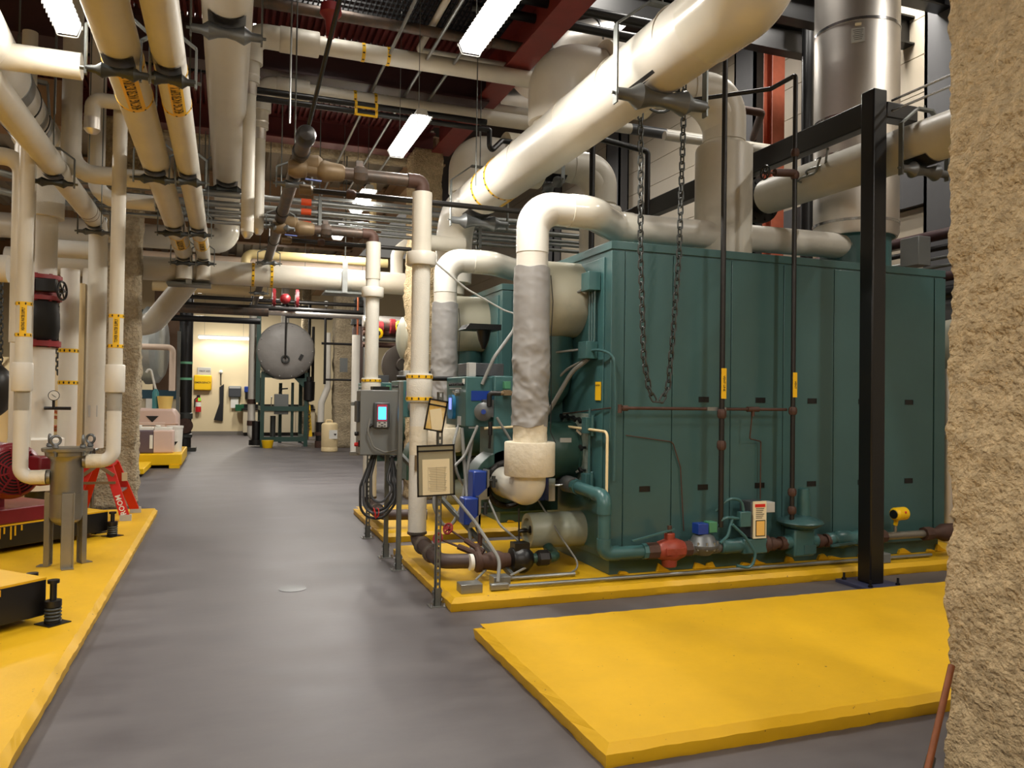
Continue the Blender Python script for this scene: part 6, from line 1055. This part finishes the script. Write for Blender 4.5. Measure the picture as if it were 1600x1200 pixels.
lb2 = bl_.part('label', MB().box(ba.x-.04,ba.x+.18,21.575,21.58,.36,.6), WHITEP); bl_.part('hazard_mark', MB().prism([V((ba.x+.08,21.572,.5)),V((ba.x+.16,21.572,.5)),V((ba.x+.12,21.572,.44))],(0,-.003,0)), INKB, lb2)
wd = at(500,640,Y=23.4); wr_ = T('white_vent_pipe','white plastic drain pipe jogging down to a black base near the barrel','pipe',(wd.x,23.4,0)); wr_.part('pipe_run', MB().tube([at(512,520,Y=23.4),at(512,606,Y=23.4),at(502,630,Y=23.4),at(501,662,Y=23.4)],.095,.2,16), WHITE); wr_.part('base_sleeve', MB().cyl((at(500,690,Y=23.4).x,23.4,.15),(at(500,690,Y=23.4).x,23.4,.75),.13,seg=18), BLACK); wr_.part('flange', MB().cyl((at(500,690,Y=23.4).x,23.4,0),(at(500,690,Y=23.4).x,23.4,.2),.15,seg=18).cyl((at(500,690,Y=23.4).x,23.4,.36),(at(500,690,Y=23.4).x,23.4,.46),.15,seg=18), RUST)
pg_ = at(509,490,Y=22.5); pgx = T('gauge_pipework','black gauge pipework between the tank and the far column','pipe',(pg_.x,22.5,1.9)); pgx.part('pipe_run', MB().cyl((pg_.x,22.5,1.85),(pg_.x,22.5,4.0),.035,seg=8).cyl((pg_.x-.1,22.5,3.0),(pg_.x+.85,22.5,3.0),.035,seg=8).cyl((pg_.x,22.5,1.98),(pg_.x+1.0,22.5,1.98),.03,seg=8), BLACKP); pgx.part('gauge', MB().lathe((pg_.x,22.5,4.12),(0,-1,0),[(0,.085),(.05,.09),(.055,.08)],20), CASTD); pgx.part('dial', MB().lathe((pg_.x,22.44,4.12),(0,-1,0),[(0,.075),(.004,.075)],20), WHITEP); pgx.part('relief_box', MB().box(pg_.x+.42,pg_.x+.62,22.4,22.55,2.2,2.6), GREYB)
dh = at(553,540,Y=19.5); dc = T('dark_filter_housing','dark brown vertical filter with grey cap behind the second drop pipe','filter',(dh.x,19.5,1.0)); dc.part('body', MB().lathe((dh.x+.15,19.5,.6),z,[(0,.2),(2.6,.2),(2.7,.15)],20), mat('dark_brown_paint',(70,50,42),.5)); dc.part('cap', MB().lathe((dh.x+.15,19.5,3.3),z,[(0,.24),(.2,.22),(.5,.14),(.6,.18),(.75,.1)],18), CASTD)
for px,y,r,ma,lab in ((556,17.5,.09,WHITE,'white upright pipe left of the second drop pipe'),(570,16.5,.04,GALV,'silver conduit upright beside the second drop pipe'),(558,18.5,.025,COPPER,'copper tube upright behind the second drop pipe')): x = at(px,560,Y=y).x; pipe1('far_upright', lab, [(x,y,.3 if r > .08 else 1.2),(x,y,2.9 if r > .08 else 4.2)], r, ma, seg=12)
# third boiler gas train glimpsed between the drop pipes
for i,(py,r,ma) in enumerate(((515,.05,RUST),(522,.06,RUST),(531,.045,GALV),(540,.05,RUST),(505,.12,STEEL))): c = at(620,py,Y=14.6); pipe1('train_pipe',['first brown','second brown','grey','lowest brown','top bright steel'][i]+' pipe of the far gas train between the drop pipes',[(2.35,14.6,c.z),(4.2,14.6,c.z)],r,ma,seg=12)
for px,py,ma,lab in ((626,510,YELP,'upper yellow gas transmitter between the drop pipes'),(592,521,YELP,'lower yellow gas transmitter between the drop pipes')): c = at(px,py,Y=14.4); t = T('gas_transmitter',lab,'transmitter',(c.x,14.4,c.z-.1),'yellow gas transmitters'); t.part('head', MB().lathe((c.x,14.5,c.z),(-.2,-1,0),[(0,.08),(.03,.1),(.14,.1),(.16,.07)],16), ma); t.part('window', MB().lathe((c.x-.03,14.35,c.z),(-.2,-1,0),[(0,.06),(.01,.05)],16), BLACK)
for px,py,lab in ((613,510,'red valve flange on the far gas train'),(594,514,'second red valve flange on the far gas train')): c = at(px,py,Y=14.5); one('red_flange',lab,'flange',flange(MB(),(c.x,14.5,c.z),(1,0,0),.14,.09),REDV,'red flanges')
wc = at(625,570,Y=13.9); one('round_blower','dark round blower housing behind the nearest drop pipe','blower',MB().lathe((wc.x+.1,14.2,wc.z),(-.1,-1,0),[(0,.38),(.2,.38),(.22,.3),(.2,.14),(.28,.12),(.28,0)],32),mat('dark_brown_cast',(70,62,56),.5,metal=.3))
SC.world = bpy.data.worlds.new('world'); SC.world.use_nodes = True; SC.world.node_tree.nodes['Background'].inputs[0].default_value = (1,.93,.82,1); SC.world.node_tree.nodes['Background'].inputs[1].default_value = .15
SC.view_settings.view_transform = 'Standard'; SC.view_settings.look = 'None'; SC.view_settings.gamma = 1; SC.view_settings.use_curve_mapping = False; SC.view_settings.exposure = .4
try: SC.cycles.use_denoising = True
except Exception: pass
SC.cycles.max_bounces = 8; SC.cycles.diffuse_bounces = 4; SC.cycles.glossy_bounces = 4; SC.cycles.sample_clamp_indirect = 6; SC.cycles.caustics_reflective = False; SC.cycles.caustics_refractive = False
